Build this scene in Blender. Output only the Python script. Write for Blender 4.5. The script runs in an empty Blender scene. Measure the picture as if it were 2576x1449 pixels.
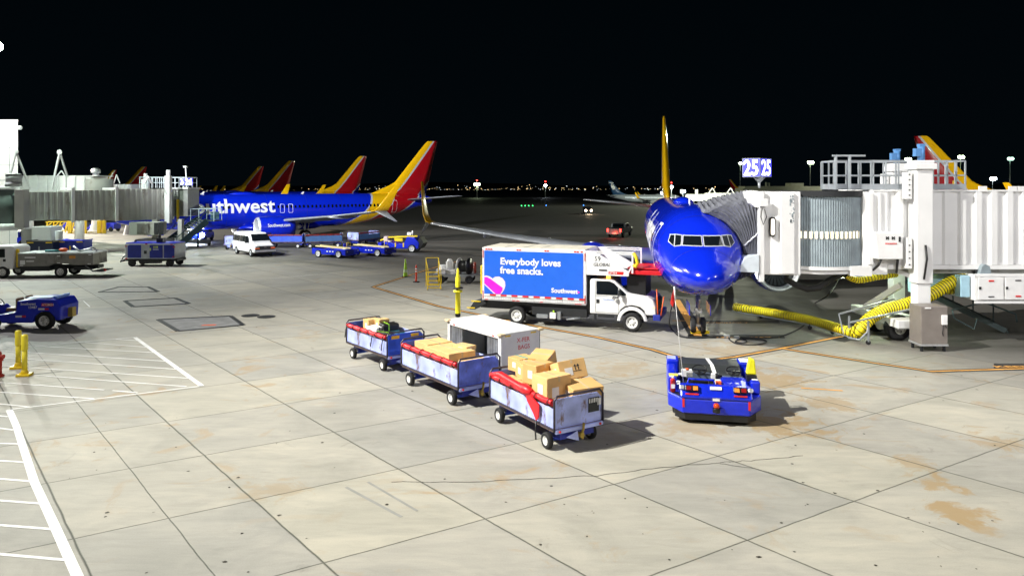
import bpy, bmesh, math, random
import numpy as np
from mathutils import Vector, Matrix
R=math.radians; PI=math.pi
random.seed(7)
S=bpy.context.scene
# ------------------------------------------------------------------ camera, world, lights, exposure
H=6.15; F=1800.0; CX=1288.0; Y0=472.0          # camera height; focal length, centre and horizon of a 2576 wide picture
cd=bpy.data.cameras.new('camera'); cam=bpy.data.objects.new('camera',cd); S.collection.objects.link(cam)
cam.location=(0,0,H); cam.rotation_euler=(R(90),0,0)
cd.sensor_width=36; cd.lens=F/2576*36; cd.shift_y=-(724.5-Y0)/2576; cd.clip_start=.1; cd.clip_end=9000
S.camera=cam
W=bpy.data.worlds.new('World'); S.world=W; W.use_nodes=True
nt=W.node_tree; nt.nodes.clear()
wo=nt.nodes.new('ShaderNodeOutputWorld'); bg=nt.nodes.new('ShaderNodeBackground'); bg.inputs[1].default_value=1
tc=nt.nodes.new('ShaderNodeTexCoord'); sx=nt.nodes.new('ShaderNodeSeparateXYZ'); cr=nt.nodes.new('ShaderNodeValToRGB')
nt.links.new(tc.outputs['Generated'],sx.inputs[0]); nt.links.new(sx.outputs[2],cr.inputs[0])
cr.color_ramp.elements[0].position=0; cr.color_ramp.elements[0].color=(.0010,.0022,.0032,1)
cr.color_ramp.elements[1].position=.35; cr.color_ramp.elements[1].color=(.0003,.0013,.0021,1)
nt.links.new(cr.outputs[0],bg.inputs[0]); nt.links.new(bg.outputs[0],wo.inputs[0])
def lamp(name,loc,power,col=(1,1,1),size=.5,target=None,angle=160,blend=.6):
    ld=bpy.data.lights.new(name,'SPOT' if target else 'POINT'); ld.energy=power; ld.color=col; ld.shadow_soft_size=size
    o=bpy.data.objects.new(name,ld); S.collection.objects.link(o); o.location=loc
    if target:
        ld.spot_size=R(angle); ld.spot_blend=blend
        o.rotation_euler=(Vector(target)-Vector(loc)).to_track_quat('-Z','Y').to_euler()
    return o
lamp('floodlight_roof_west',(-45,4,48),440e3,(1,.98,.91),.45,(15,25,0),49,1.0)
lamp('floodlight_between_bridges',(-56,69,17),9e3,(1,.98,.92),.3,(-50,84,3),120,.7)
lamp('added_fill_bridge_face',(12,-8,20),22e3,(1,.98,.99),.35,(19,28,4),46,.8)  # fill spot added to whiten the right bridge wall
lamp('floodlight_roof_centre',(3,-9,17),4e3,(1,.95,.88),.45,(6,22,0),120)
lamp('floodlight_roof_east',(34,4,22),12e3,(.98,.97,1),.45,(10,24,2),120)
lamp('added_fill_tail_east',(34,4,22),170e3,(1,.98,.95),.4,(50,90,9),20,.8)  # extra spot added only to brighten the tail behind the right bridge
lamp('floodlight_mid_west',(-66,58,42),142e3,(.98,.97,1),.5,(-20,52,0),60,.9)
lamp('floodlight_far_west',(-84,108,24),260e3,(1,.94,.84),.6,(-56,94,0),80,.7)
lamp('added_fill_jet_side',(-34,6,30),330e3,(.93,.95,1),.5,(-15,95,13),37,.5)  # added narrow spot that brings up the side-on jet's flank
lamp('added_fill_pier',(88,285,30),260e3,(.95,1,.75),1.0)  # unseen lamp added so the far jet and pier show
lamp('under_bridge_light',(15.0,30.0,2.55),260,(.82,1,.72),.15)
lamp('cab_underside_light',(10.35,30.0,2.35),1500,(.92,1,.95),.1,(14.2,38.5,1.5),62,.7)
S.view_settings.view_transform='Standard'; S.view_settings.look='None'; S.view_settings.exposure=0; S.view_settings.gamma=1
S.cycles.max_bounces=5; S.cycles.use_denoising=True

# ------------------------------------------------------------------ helpers
def G(x,y,z=0.0):                                # picture point -> world point at height z
    D=(H-z)*F/(y-Y0); return Vector(((x-CX)/F*D,D,z))
def P(x,y,D): return Vector(((x-CX)/F*D,D,H-(y-Y0)/F*D))
MT={}
def mat(name,col,rough=.5,metal=0,var=.12,scale=3,coat=0,bump=0,dirt=None,dscale=1.5,dth=.62,emit=0,spec=.5):
    if name in MT: return MT[name]
    m=bpy.data.materials.new(name); m.use_nodes=True; n=m.node_tree; N=n.nodes; L=n.links
    b=N['Principled BSDF']; t=N.new('ShaderNodeTexCoord')
    ns=N.new('ShaderNodeTexNoise'); ns.inputs['Scale'].default_value=scale; ns.inputs['Detail'].default_value=6
    L.new(t.outputs['Object'],ns.inputs['Vector'])
    mr=N.new('ShaderNodeMapRange'); mr.inputs[3].default_value=1-var; mr.inputs[4].default_value=1+var
    mr.inputs[1].default_value=.3; mr.inputs[2].default_value=.7; L.new(ns.outputs[0],mr.inputs[0])
    mx=N.new('ShaderNodeVectorMath'); mx.operation='SCALE'; mx.inputs[0].default_value=col[:3]; L.new(mr.outputs[0],mx.inputs['Scale'])
    out=mx.outputs[0]
    if dirt:
        n2=N.new('ShaderNodeTexNoise'); n2.inputs['Scale'].default_value=dscale; n2.inputs['Detail'].default_value=9; n2.inputs['Roughness'].default_value=.7
        mp=N.new('ShaderNodeMapping'); mp.inputs['Scale'].default_value=(1,1,.45); L.new(t.outputs['Object'],mp.inputs[0]); L.new(mp.outputs[0],n2.inputs['Vector'])
        m2=N.new('ShaderNodeMapRange'); m2.inputs[1].default_value=dth-.05; m2.inputs[2].default_value=dth+.05; L.new(n2.outputs[0],m2.inputs[0])
        mm=N.new('ShaderNodeMix'); mm.data_type='RGBA'; L.new(m2.outputs[0],mm.inputs[0]); L.new(out,mm.inputs[6]); mm.inputs[7].default_value=(*dirt,1); out=mm.outputs[2]
    L.new(out,b.inputs['Base Color'])
    r2=N.new('ShaderNodeMapRange'); r2.inputs[3].default_value=max(.03,rough*.8); r2.inputs[4].default_value=min(1,rough*1.25); L.new(ns.outputs[0],r2.inputs[0]); L.new(r2.outputs[0],b.inputs['Roughness'])
    b.inputs['Metallic'].default_value=metal; b.inputs['Coat Weight'].default_value=coat; b.inputs['Coat Roughness'].default_value=.06
    b.inputs['Specular IOR Level'].default_value=spec
    if bump:
        bp=N.new('ShaderNodeBump'); bp.inputs['Strength'].default_value=bump; bp.inputs['Distance'].default_value=.02; L.new(ns.outputs[0],bp.inputs['Height']); L.new(bp.outputs[0],b.inputs['Normal'])
    if emit: b.inputs['Emission Color'].default_value=(*col[:3],1); b.inputs['Emission Strength'].default_value=emit
    MT[name]=m; return m
BLUE=(.003,.02,.58)
m_blue=mat('blue_paint',BLUE,.32,coat=.25,var=.14,dirt=(.02,.03,.10),dscale=3,dth=.66)
m_cartblue=mat('cart_blue',(.03,.09,.62),.4,var=.25,dirt=(.1,.05,.03),dscale=2,dth=.7)
m_worn=mat('worn_lavender_panel',(.40,.46,.86),.5,metal=.1,var=.35,scale=1.6,dirt=(.15,.08,.05),dscale=2.6,dth=.59)
m_worn2=mat('faded_blue_panel',(.16,.22,.80),.5,var=.5,scale=1.8,dirt=(.14,.08,.05),dscale=2.8,dth=.60)
m_navy=mat('navy_panel',(.012,.025,.28),.45,var=.15)
m_white=mat('white_paint',(.78,.78,.78),.4,var=.05,dirt=(.45,.42,.36),dscale=.8,dth=.72)
m_bridge=mat('bridge_white',(.74,.74,.74),.5,var=.05,scale=.7,dirt=(.5,.46,.4),dscale=.5,dth=.7)
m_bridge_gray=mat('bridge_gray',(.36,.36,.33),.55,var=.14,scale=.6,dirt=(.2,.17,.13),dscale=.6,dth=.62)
m_gray=mat('gray_metal',(.30,.32,.34),.45,metal=.4)
m_bluegray=mat('pale_blue_gray_paint',(.25,.30,.33),.45)
m_dark=mat('dark_metal',(.025,.027,.03),.5,metal=.3)
m_rubber=mat('black_rubber',(.012,.012,.013),.75,var=.3)
m_black=mat('black_plastic',(.01,.01,.011),.4)
m_hub=mat('white_hub',(.72,.72,.7),.4,var=.15,dirt=(.2,.18,.15),dscale=6)
m_chrome=mat('polished_metal',(.75,.76,.78),.16,metal=1,var=.05)
m_alu=mat('brushed_aluminium',(.62,.63,.65),.35,metal=.7,var=.12,dirt=(.28,.26,.24),dscale=2)
m_wing=mat('wing_gray',(.36,.38,.41),.3,metal=.2,coat=.3)
m_red=mat('red_vinyl',(.62,.012,.02),.4,var=.15,bump=.2)
m_redp=mat('red_paint',(.65,.02,.02),.4)
m_yellow=mat('yellow_paint',(.82,.58,.01),.45,var=.1)
m_lime=mat('fluorescent_lime',(.45,.80,.03),.5)
m_orange=mat('orange_plastic',(.85,.13,.02),.45)
m_glass=mat('dark_glass',(.006,.009,.012),.06,coat=.5,var=.05)
m_card=mat('brown_cardboard',(.66,.40,.15),.75,var=.08,scale=2.5)
m_card2=mat('pale_cardboard',(.72,.46,.19),.75,var=.08,scale=3.5)
m_label=mat('white_label',(.8,.8,.8),.5,var=.04)
m_tape=mat('teal_tape',(.03,.38,.36),.35)
m_ylw=mat('stripe_yellow',(.88,.50,.005),.28,coat=.4,var=.05)
m_rip=mat('winglet_red',(.42,.006,.012),.28,coat=.4)
m_lit=mat('white_lettering',(.82,.82,.82),.4,var=.02)
m_hose=mat('yellow_hose_fabric',(.86,.70,.01),.5,var=.15)
m_steel=mat('unpainted_steel_cabinet',(.26,.23,.21),.45,metal=.3,var=.08)
m_canvas=mat('gray_canvas',(.13,.135,.16),.75,var=.2,scale=2)
m_tan=mat('tan_leather',(.22,.12,.06),.5,var=.2)
m_asph=mat('black_marking',(.02,.02,.02),.7,var=.3)
m_line=mat('yellow_marking_paint',(.62,.31,.07),.7,var=.2,scale=1.5)
m_wline=mat('white_marking_paint',(.80,.80,.78),.7,var=.1,scale=1.5,dirt=(.45,.44,.4),dscale=3,dth=.66)
def emat(name,col,s):
    if name in MT: return MT[name]
    m=bpy.data.materials.new(name); m.use_nodes=True; b=m.node_tree.nodes['Principled BSDF']
    b.inputs['Base Color'].default_value=(*col,1); b.inputs['Emission Color'].default_value=(*col,1); b.inputs['Emission Strength'].default_value=s
    MT[name]=m; return m
e_white=emat('lamp_white',(1,.97,.85),30); e_green=emat('lamp_green_white',(.8,1,.62),30); e_cool=emat('lamp_cool',(.75,.88,1),40)
e_red=emat('lamp_red',(1,.04,.03),8); e_amber=emat('lamp_amber',(1,.35,.04),5); e_sign=emat('sign_blue',(.05,.05,.85),1.5); e_digit=emat('sign_digit',(1,1,1),3.5)
e_head=emat('headlight_beam',(.85,.93,1),60); e_warm=emat('window_warm',(1,.85,.6),1.5); e_win=emat('window_cool',(.85,.95,1),1.0)
SPLIT=set('roof_equipment roof_seam platform_side tie_strap side_fender blue_door mounting_plate side_box mirror corner_cap side_curtain red_reflector white_reflector white_decal control_panel door_outline windshield_frame cockpit_window gear_door side_window flap_fairing wheel_arch name_plate yellow_reflector yellow_tape support_pillar bumper_marker_pole indicator probe lifting_lug fender_top_plate yellow_decal yellow_plate packing_tape shipping_label hanger taxi_light blade_antenna decal white_marking front_lamp plug platform_railing_post nozzle cab_floor_bumper lift_column front_bolster dark_door airline_lettering_x yellow_reflective_tape white_tank battery platform_edge cabinet_foot board_post'.split())
def split_islands(o,most=14):
    b=bmesh.new(); b.from_mesh(o.data); b.faces.ensure_lookup_table(); seen=set(); isl=[]
    for f in b.faces:
        if f.index in seen: continue
        st=[f]; seen.add(f.index); g=[]
        while st:
            c=st.pop(); g.append(c.index)
            for v in c.verts:
                for n in v.link_faces:
                    if n.index not in seen: seen.add(n.index); st.append(n)
        isl.append(set(g))
    b.free()
    if not 2<=len(isl)<=most: return
    src=o.data
    for i,g in enumerate(isl):
        b=bmesh.new(); b.from_mesh(src); b.faces.ensure_lookup_table(); bmesh.ops.delete(b,geom=[f for f in b.faces if f.index not in g],context='FACES')
        me=bpy.data.meshes.new(o.name); b.to_mesh(me); b.free()
        for m in src.materials: me.materials.append(m)
        if i==0: first=me
        else: q=bpy.data.objects.new(o.name.split('.')[0],me); S.collection.objects.link(q); q.parent=o.parent
    o.data=first
class M:
    def __init__(s): s.v=[];s.f=[];s.sm=[]
    def add(s,v,f,smooth=False):
        o=len(s.v); s.v+=[tuple(p) for p in v]; s.f+=[tuple(i+o for i in q) for q in f]; s.sm+=[smooth]*len(f); return s
    def box(s,c,d,rot=None):
        h=[k/2 for k in d]; vs=[]
        for z in(-1,1):
            for y in(-1,1):
                for x in(-1,1):
                    p=Vector((x*h[0],y*h[1],z*h[2])); 
                    if rot is not None: p=rot@p
                    vs.append(p+Vector(c))
        return s.add(vs,[(0,2,3,1),(4,5,7,6),(0,1,5,4),(2,6,7,3),(0,4,6,2),(1,3,7,5)])
    def bx(s,x0,x1,y0,y1,z0,z1): return s.box(((x0+x1)/2,(y0+y1)/2,(z0+z1)/2),(abs(x1-x0),abs(y1-y0),abs(z1-z0)))
    def _fr(s,p,q):
        d=(Vector(q)-Vector(p)); l=d.length; d.normalize()
        a=Vector((0,0,1)) if abs(d.z)<.95 else Vector((1,0,0)); u=d.cross(a).normalized(); w=u.cross(d).normalized(); return d,u,w,l
    def bar(s,p,q,w,h=None):
        h=h or w; d,u,v,l=s._fr(p,q); p=Vector(p);q=Vector(q); vs=[]
        for c in(p,q):
            for a,b in((-1,-1),(1,-1),(1,1),(-1,1)): vs.append(c+u*a*w/2+v*b*h/2)
        return s.add(vs,[(0,3,2,1),(4,5,6,7),(0,1,5,4),(1,2,6,5),(2,3,7,6),(3,0,4,7)])
    def cyl(s,p,q,r,r2=None,n=14,cap=True,smooth=True):
        r2=r if r2 is None else r2; d,u,v,l=s._fr(p,q); p=Vector(p);q=Vector(q)
        vs=[p+(u*math.cos(2*PI*i/n)+v*math.sin(2*PI*i/n))*r for i in range(n)]+[q+(u*math.cos(2*PI*i/n)+v*math.sin(2*PI*i/n))*r2 for i in range(n)]
        s.add(vs,[(i,(i+1)%n,n+(i+1)%n,n+i) for i in range(n)],smooth)
        if cap: s.add(vs,[tuple(range(n))[::-1],tuple(range(n,2*n))])
        return s
    def tube(s,pts,r,n=8,closed=False):
        pts=[Vector(p) for p in pts]; k=len(pts); rings=[]; prev=None
        for i,p in enumerate(pts):
            a=pts[i-1] if (i>0 or closed) else p; b=pts[(i+1)%k] if (i<k-1 or closed) else p
            d=(b-a).normalized()
            if prev is None: prev=d.cross(Vector((0,0,1)) if abs(d.z)<.9 else Vector((1,0,0))).normalized()
            u=(prev-d*prev.dot(d)).normalized(); prev=u; w=d.cross(u)
            rr=r[i] if isinstance(r,(list,tuple)) else r
            rings.append([p+(u*math.cos(2*PI*j/n)+w*math.sin(2*PI*j/n))*rr for j in range(n)])
        return s.loft(rings,not closed,closed)
    def loft(s,rings,caps=True,wrap=False,smooth=True,closed=True):
        n=len(rings[0]); k=len(rings); vs=[p for r in rings for p in r]; fs=[]
        for i in range(k if wrap else k-1):
            a=i*n; b=((i+1)%k)*n
            for j in range(n if closed else n-1): fs.append((a+j,a+(j+1)%n,b+(j+1)%n,b+j))
        s.add(vs,fs,smooth)
        if caps and not wrap: s.add(vs,[tuple(range(n))[::-1],tuple(range((k-1)*n,k*n))])
        return s
    def lathe(s,prof,o,ax,n=24,smooth=True):
        ax=Vector(ax).normalized(); a=Vector((0,0,1)) if abs(ax.z)<.9 else Vector((1,0,0)); u=ax.cross(a).normalized(); w=ax.cross(u); o=Vector(o)
        return s.loft([[o+ax*t+(u*math.cos(2*PI*j/n)+w*math.sin(2*PI*j/n))*r for j in range(n)] for t,r in prof],False,False,smooth)
    def prism(s,pts,ax,a,b):
        def mk(p,t): return {'x':(t,p[0],p[1]),'y':(p[0],t,p[1]),'z':(p[0],p[1],t)}[ax]
        n=len(pts); vs=[mk(p,a) for p in pts]+[mk(p,b) for p in pts]
        return s.add(vs,[tuple(range(n))[::-1],tuple(range(n,2*n))]+[(i,(i+1)%n,n+(i+1)%n,n+i) for i in range(n)])
    def quad(s,*p): return s.add(p,[tuple(range(len(p)))])
    def sph(s,c,r,n=12,sc=(1,1,1)):
        k=n//2; rings=[]
        for i in range(1,k):
            t=PI*i/k; rings.append([(c[0]+r*sc[0]*math.sin(t)*math.cos(2*PI*j/n),c[1]+r*sc[1]*math.sin(t)*math.sin(2*PI*j/n),c[2]+r*sc[2]*math.cos(t)) for j in range(n)])
        return s.loft(rings)
    def build(s,name,m,parent=None,bevel=0,world=False,smooth=None,seg=2):
        me=bpy.data.meshes.new(name); off=Vector((0,0,0))
        inv=None
        if world and parent:
            mw=parent.matrix_basis.copy()
            q=parent
            while q.parent: q=q.parent; mw=q.matrix_basis@mw
            inv=mw.inverted(); vs=[tuple(inv@Vector(p)) for p in s.v]
        else: vs=s.v
        me.from_pydata(vs,[],s.f)
        for p,k in zip(me.polygons,s.sm): p.use_smooth=k if smooth is None else smooth
        me.materials.append(m)
        b=bmesh.new(); b.from_mesh(me); bmesh.ops.remove_doubles(b,verts=b.verts,dist=1e-5); bmesh.ops.recalc_face_normals(b,faces=b.faces); b.to_mesh(me); b.free()
        o=bpy.data.objects.new(name,me); S.collection.objects.link(o)
        if parent: o.parent=parent
        pcs=[o]
        if name in SPLIT:
            n0=set(S.collection.objects); split_islands(o); pcs+=[q for q in S.collection.objects if q not in n0]
        if bevel:
            for q in pcs: md=q.modifiers.new('bevel','BEVEL'); md.width=bevel; md.segments=seg; md.limit_method='ANGLE'; md.angle_limit=R(40)
        return o
def tag(o,label,cat,group=None,kind=None):
    if kind: o['kind']=kind
    if label: o['label']=label
    if cat: o['category']=cat
    if group: o['group']=group
    return o
def thing(name,label,cat,loc=(0,0,0),rz=0,group=None):
    o=bpy.data.objects.new(name,None); S.collection.objects.link(o); o.location=loc; o.rotation_euler=(0,0,rz); o.empty_display_size=.3
    return tag(o,label,cat,group)
def struct(name,m,mt,label=None):
    o=m.build(name,mt); o['kind']='structure'
    if label: o['label']=label
    return o
def dup(root,loc,rz,label,group=None,scale=None,skip=()):
    def cp(o,par):
        c=o.copy(); S.collection.objects.link(c); c.parent=par
        for ch in kids.get(o.name,[]):
            if ch.name.split('.')[0] in skip: continue
            cp(ch,c)
        return c
    kids={}
    for o in list(S.collection.objects):
        if o.parent: kids.setdefault(o.parent.name,[]).append(o)
    r=cp(root,None); r.location=loc; r.rotation_euler=(0,0,rz); r['label']=label
    if group: r['group']=group
    if scale: r.scale=scale if isinstance(scale,tuple) else (scale,)*3
    return r
def textmesh(txt,size,bold=.02,shear=0,align='LEFT',cuts=0):
    cu=bpy.data.curves.new('t','FONT'); cu.body=txt; cu.size=size; cu.offset=bold*size; cu.shear=shear; cu.align_x=align; cu.resolution_u=3
    o=bpy.data.objects.new('t',cu); S.collection.objects.link(o); dg=bpy.context.evaluated_depsgraph_get(); dg.update()
    me=bpy.data.meshes.new_from_object(o.evaluated_get(dg)); bpy.data.objects.remove(o); bpy.data.curves.remove(cu)
    b=bmesh.new(); b.from_mesh(me); bpy.data.meshes.remove(me)
    if cuts:
        ys=[v.co.y for v in b.verts]; y=min(ys)
        while y<max(ys):
            y+=cuts; bmesh.ops.bisect_plane(b,geom=b.verts[:]+b.edges[:]+b.faces[:],plane_co=(0,y,0),plane_no=(0,1,0))
    b.verts.ensure_lookup_table(); vs=[v.co.copy() for v in b.verts]; idx={v:i for i,v in enumerate(b.verts)}
    fs=[tuple(idx[v] for v in f.verts) for f in b.faces]; b.free(); return vs,fs
def lettering(parent,txt,o,right,up,size,m,bold=.02,shear=0,align='LEFT',name='lettering',world=False,lift=.006):
    vs,fs=textmesh(txt,size,bold,shear,align); r=Vector(right).normalized(); u=Vector(up).normalized(); n=r.cross(u); o=Vector(o)+n*lift
    k=M(); k.add([o+r*v.x+u*v.y for v in vs],fs); return k.build(name,m,parent,world=world)
def wheel(parent,c,rad,w,hubm=None,n=22,ax=(0,1,0),side=1,name='wheel',hub=.58):
    ax=Vector(ax).normalized()*side; c=Vector(c); k=M()
    k.lathe([(-w/2,rad*hub),(-w/2,rad*.86),(-w*.38,rad*.97),(-w*.2,rad),(w*.2,rad),(w*.38,rad*.97),(w/2,rad*.86),(w/2,rad*hub),(w*.25,rad*hub),(-w/2,rad*hub)],c,ax,n)
    t=k.build(name,m_rubber,parent)
    k=M(); k.lathe([(w*.46,rad*hub),(w*.50,rad*(hub-.05)),(w*.26,rad*(hub-.12)),(w*.2,rad*.3),(w*.34,rad*.24),(w*.36,rad*.12),(w*.36,.001)],c,ax,n)
    k.lathe([(-w*.4,rad*(hub-.02)),(-w*.4,.001)],c,ax,n)
    h=k.build('hub',hubm or m_hub,t); 
    k=M(); a=Vector((0,0,1)); u=ax.cross(a).normalized(); q=ax.cross(u)
    for i in range(6):
        t2=2*PI*i/6; p=c+(u*math.cos(t2)+q*math.sin(t2))*rad*.36; k.cyl(p+ax*w*.18,p+ax*w*.275,rad*.055,n=8)
    k.build('wheel_hole',m_black,t)
    return t
# ------------------------------------------------------------------ ground, markings, hills, far lights
def apron_material():
    m=bpy.data.materials.new('apron_concrete'); m.use_nodes=True; N=m.node_tree.nodes; L=m.node_tree.links; b=N['Principled BSDF']
    def nd(t,**k):
        n=N.new(t)
        for a,v in k.items(): setattr(n,a,v)
        return n
    def mth(op,a,b_=None,c=None):
        n=nd('ShaderNodeMath',operation=op)
        for i,v in enumerate((a,b_,c)):
            if v is None: continue
            if isinstance(v,(int,float)): n.inputs[i].default_value=v
            else: L.new(v,n.inputs[i])
        return n.outputs[0]
    tc=nd('ShaderNodeTexCoord'); sp=nd('ShaderNodeSeparateXYZ'); L.new(tc.outputs['Object'],sp.inputs[0]); X,Y=sp.outputs[0],sp.outputs[1]
    wob=nd('ShaderNodeTexNoise'); wob.inputs['Scale'].default_value=1.2; L.new(tc.outputs['Object'],wob.inputs['Vector']); wb=mth('MULTIPLY',mth('SUBTRACT',wob.outputs[0],.5),.013)
    dx=mth('SUBTRACT',X,-10.38); dy=mth('SUBTRACT',Y,18.04)
    a=mth('ADD',mth('ADD',mth('MULTIPLY',dx,.16824),mth('MULTIPLY',dy,-.28166)),wb); c=mth('ADD',mth('ADD',mth('MULTIPLY',dx,.25526),mth('MULTIPLY',dy,.21612)),wb)
    c5=mth('ADD',c,.5)
    def line(v,w): 
        d=mth('ABSOLUTE',mth('SUBTRACT',mth('FRACT',mth('ADD',v,.5)),.5)); return mth('SMOOTH_MIN',1.0,mth('DIVIDE',d,w),.1)
    # extra half joint on the west side
    ca=mth('ABSOLUTE',c); 
    ja=line(a,.008); jc=line(c5,.010); jh=mth('MINIMUM',1.0,mth('DIVIDE',ca,.006))
    j=mth('MINIMUM',mth('MINIMUM',ja,jc),jh); j=mth('MAXIMUM',j,0)
    # far patch of dark asphalt beyond the slabs
    def noise(sc,det,rough=.6,scale=(1,1,1),rot=0,dist=0):
        mp=nd('ShaderNodeMapping'); mp.inputs['Scale'].default_value=scale; mp.inputs['Rotation'].default_value=(0,0,rot); L.new(tc.outputs['Object'],mp.inputs[0])
        n=nd('ShaderNodeTexNoise'); n.inputs['Scale'].default_value=sc; n.inputs['Detail'].default_value=det; n.inputs['Roughness'].default_value=rough; n.inputs['Distortion'].default_value=dist; L.new(mp.outputs[0],n.inputs['Vector']); return n.outputs[0]
    def ramp(v,*st):
        r=nd('ShaderNodeValToRGB'); L.new(v,r.inputs[0]); e=r.color_ramp.elements
        while len(e)<len(st): e.new(.5)
        for k,(p,col) in zip(e,st): k.position=p; k.color=(*col,1) if len(col)==3 else col
        return r.outputs[0]
    def mix(f,A,B,bt='MIX'):
        n=nd('ShaderNodeMix',data_type='RGBA',blend_type=bt)
        if isinstance(f,(int,float)): n.inputs[0].default_value=f
        else: L.new(f,n.inputs[0])
        for i,v in((6,A),(7,B)):
            if isinstance(v,tuple): n.inputs[i].default_value=(*v,1)
            else: L.new(v,n.inputs[i])
        return n.outputs[2]
    cl=nd('ShaderNodeCombineXYZ'); L.new(mth('FLOOR',a),cl.inputs[0]); L.new(mth('FLOOR',c5),cl.inputs[1])
    wn=nd('ShaderNodeTexWhiteNoise'); L.new(cl.outputs[0],wn.inputs['Vector'])
    base=ramp(noise(.35,8,.62,(1,1.6,1),.3,1.0),(.3,(.31,.305,.272)),(.5,(.37,.36,.322)),(.7,(.435,.417,.365)))
    slab=ramp(wn.outputs[0],(0,(.86,.87,.88)),(.5,(.97,.96,.94)),(1,(1.09,1.07,1.0)))
    col=mix(1,base,slab,'MULTIPLY')
    # brushed streaks, rust stains, oil spots
    col=mix(1,col,ramp(noise(2.2,7,.65,(.5,2.2,1),.5,.8),(.32,(.91,.91,.91)),(.6,(1.04,1.03,1.02))),'MULTIPLY')
    st=noise(.55,6,.62,(1,1.3,1),.9,1.6); gate=ramp(noise(.12,2),(.40,(0,0,0)),(.55,(1,1,1)))
    stf=ramp(st,(.58,(0,0,0)),(.68,(.6,.6,.6))); col=mix(mix(1,stf,gate,'MULTIPLY'),col,(.36,.25,.13))
    oil=ramp(noise(.8,8,.7,(1,1,1),.2,.5),(.62,(0,0,0)),(.74,(.45,.45,.45))); col=mix(oil,col,(.13,.12,.10))
    fine=noise(40,4); col=mix(1,col,ramp(fine,(.3,(.93,.93,.93)),(.7,(1.05,1.05,1.05))),'MULTIPLY')
    vo=nd('ShaderNodeTexVoronoi'); vo.inputs['Scale'].default_value=1.05; L.new(tc.outputs['Object'],vo.inputs['Vector'])
    sp2=ramp(vo.outputs['Distance'],(.03,(1,1,1)),(.042,(0,0,0))); col=mix(mix(1,sp2,ramp(noise(.9,1),(.5,(0,0,0)),(.54,(1,1,1))),'MULTIPLY'),col,(.03,.028,.022))
    nz=noise(1.6,6,.65,(1,1,1),.4,1.2)
    for (px,py,r,s) in((1940,955,1.5,.75),(1975,1068,1.1,.85),(2080,1015,.8,.6),(1740,1075,1.0,.5),(2350,1215,.55,.8),(2410,1290,.6,.9),(2470,1330,.35,.6),(2300,1165,.5,.6),(1110,945,.5,.6),(1290,1010,.4,.5),(1560,925,1.1,.45),(1850,880,1.6,.5),(2520,1120,.7,.6),(700,1230,.7,.4),(1350,900,.4,.4)):
        c_=G(px,py); vd=nd('ShaderNodeVectorMath',operation='DISTANCE'); L.new(tc.outputs['Object'],vd.inputs[0]); vd.inputs[1].default_value=(c_.x,c_.y,0)
        d_=mth('ADD',mth('DIVIDE',vd.outputs['Value'],r),mth('MULTIPLY',mth('SUBTRACT',nz,.5),4.2)); mr_=nd('ShaderNodeMapRange'); mr_.inputs[1].default_value=1.0; mr_.inputs[2].default_value=.45; mr_.inputs[3].default_value=0; mr_.inputs[4].default_value=s; L.new(d_,mr_.inputs[0]); col=mix(mr_.outputs[0],col,(.34,.24,.12))
    jf=mth('SUBTRACT',1.0,j); col=mix(mth('MULTIPLY',jf,.95),col,(.03,.035,.022))
    # darker asphalt beyond the stands; fading light put into its colour too
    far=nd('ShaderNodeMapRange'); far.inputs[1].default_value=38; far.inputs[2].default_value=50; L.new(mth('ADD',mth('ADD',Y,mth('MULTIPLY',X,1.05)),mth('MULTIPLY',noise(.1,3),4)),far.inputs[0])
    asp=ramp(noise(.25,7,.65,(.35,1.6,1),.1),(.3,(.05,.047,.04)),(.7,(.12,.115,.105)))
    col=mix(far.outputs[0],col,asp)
    fr=nd('ShaderNodeMapRange'); fr.inputs[1].default_value=80; fr.inputs[2].default_value=140; L.new(Y,fr.inputs[0]); col=mix(fr.outputs[0],col,(.03,.029,.027))  # colour darkens further to near black with distance
    L.new(col,b.inputs['Base Color']); 
    rr=nd('ShaderNodeMapRange'); rr.inputs[3].default_value=.5; rr.inputs[4].default_value=.85; L.new(st,rr.inputs[0]); L.new(rr.outputs[0],b.inputs['Roughness'])
    bp=nd('ShaderNodeBump'); bp.inputs['Strength'].default_value=.35; bp.inputs['Distance'].default_value=.02; L.new(mth('ADD',mth('MULTIPLY',fine,.2),j),bp.inputs['Height']); L.new(bp.outputs[0],b.inputs['Normal'])
    return m
k=M(); ys=[-40,0,40,80,120,160,200,260,340,420,700,1500,5000]; zs=[0]*7+[-.8,-2.2,-2.9,-2.9,-2.9,-2.9]
for i in range(len(ys)-1):
    w0=max(300,ys[i]*2.0);w1=max(300,ys[i+1]*2.0); k.quad((-w0,ys[i],zs[i]),(w0,ys[i],zs[i]),(w1,ys[i+1],zs[i+1]),(-w1,ys[i+1],zs[i+1]))
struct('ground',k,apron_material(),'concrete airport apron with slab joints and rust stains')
def gz(y): return float(np.interp(y,ys,zs))
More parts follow.
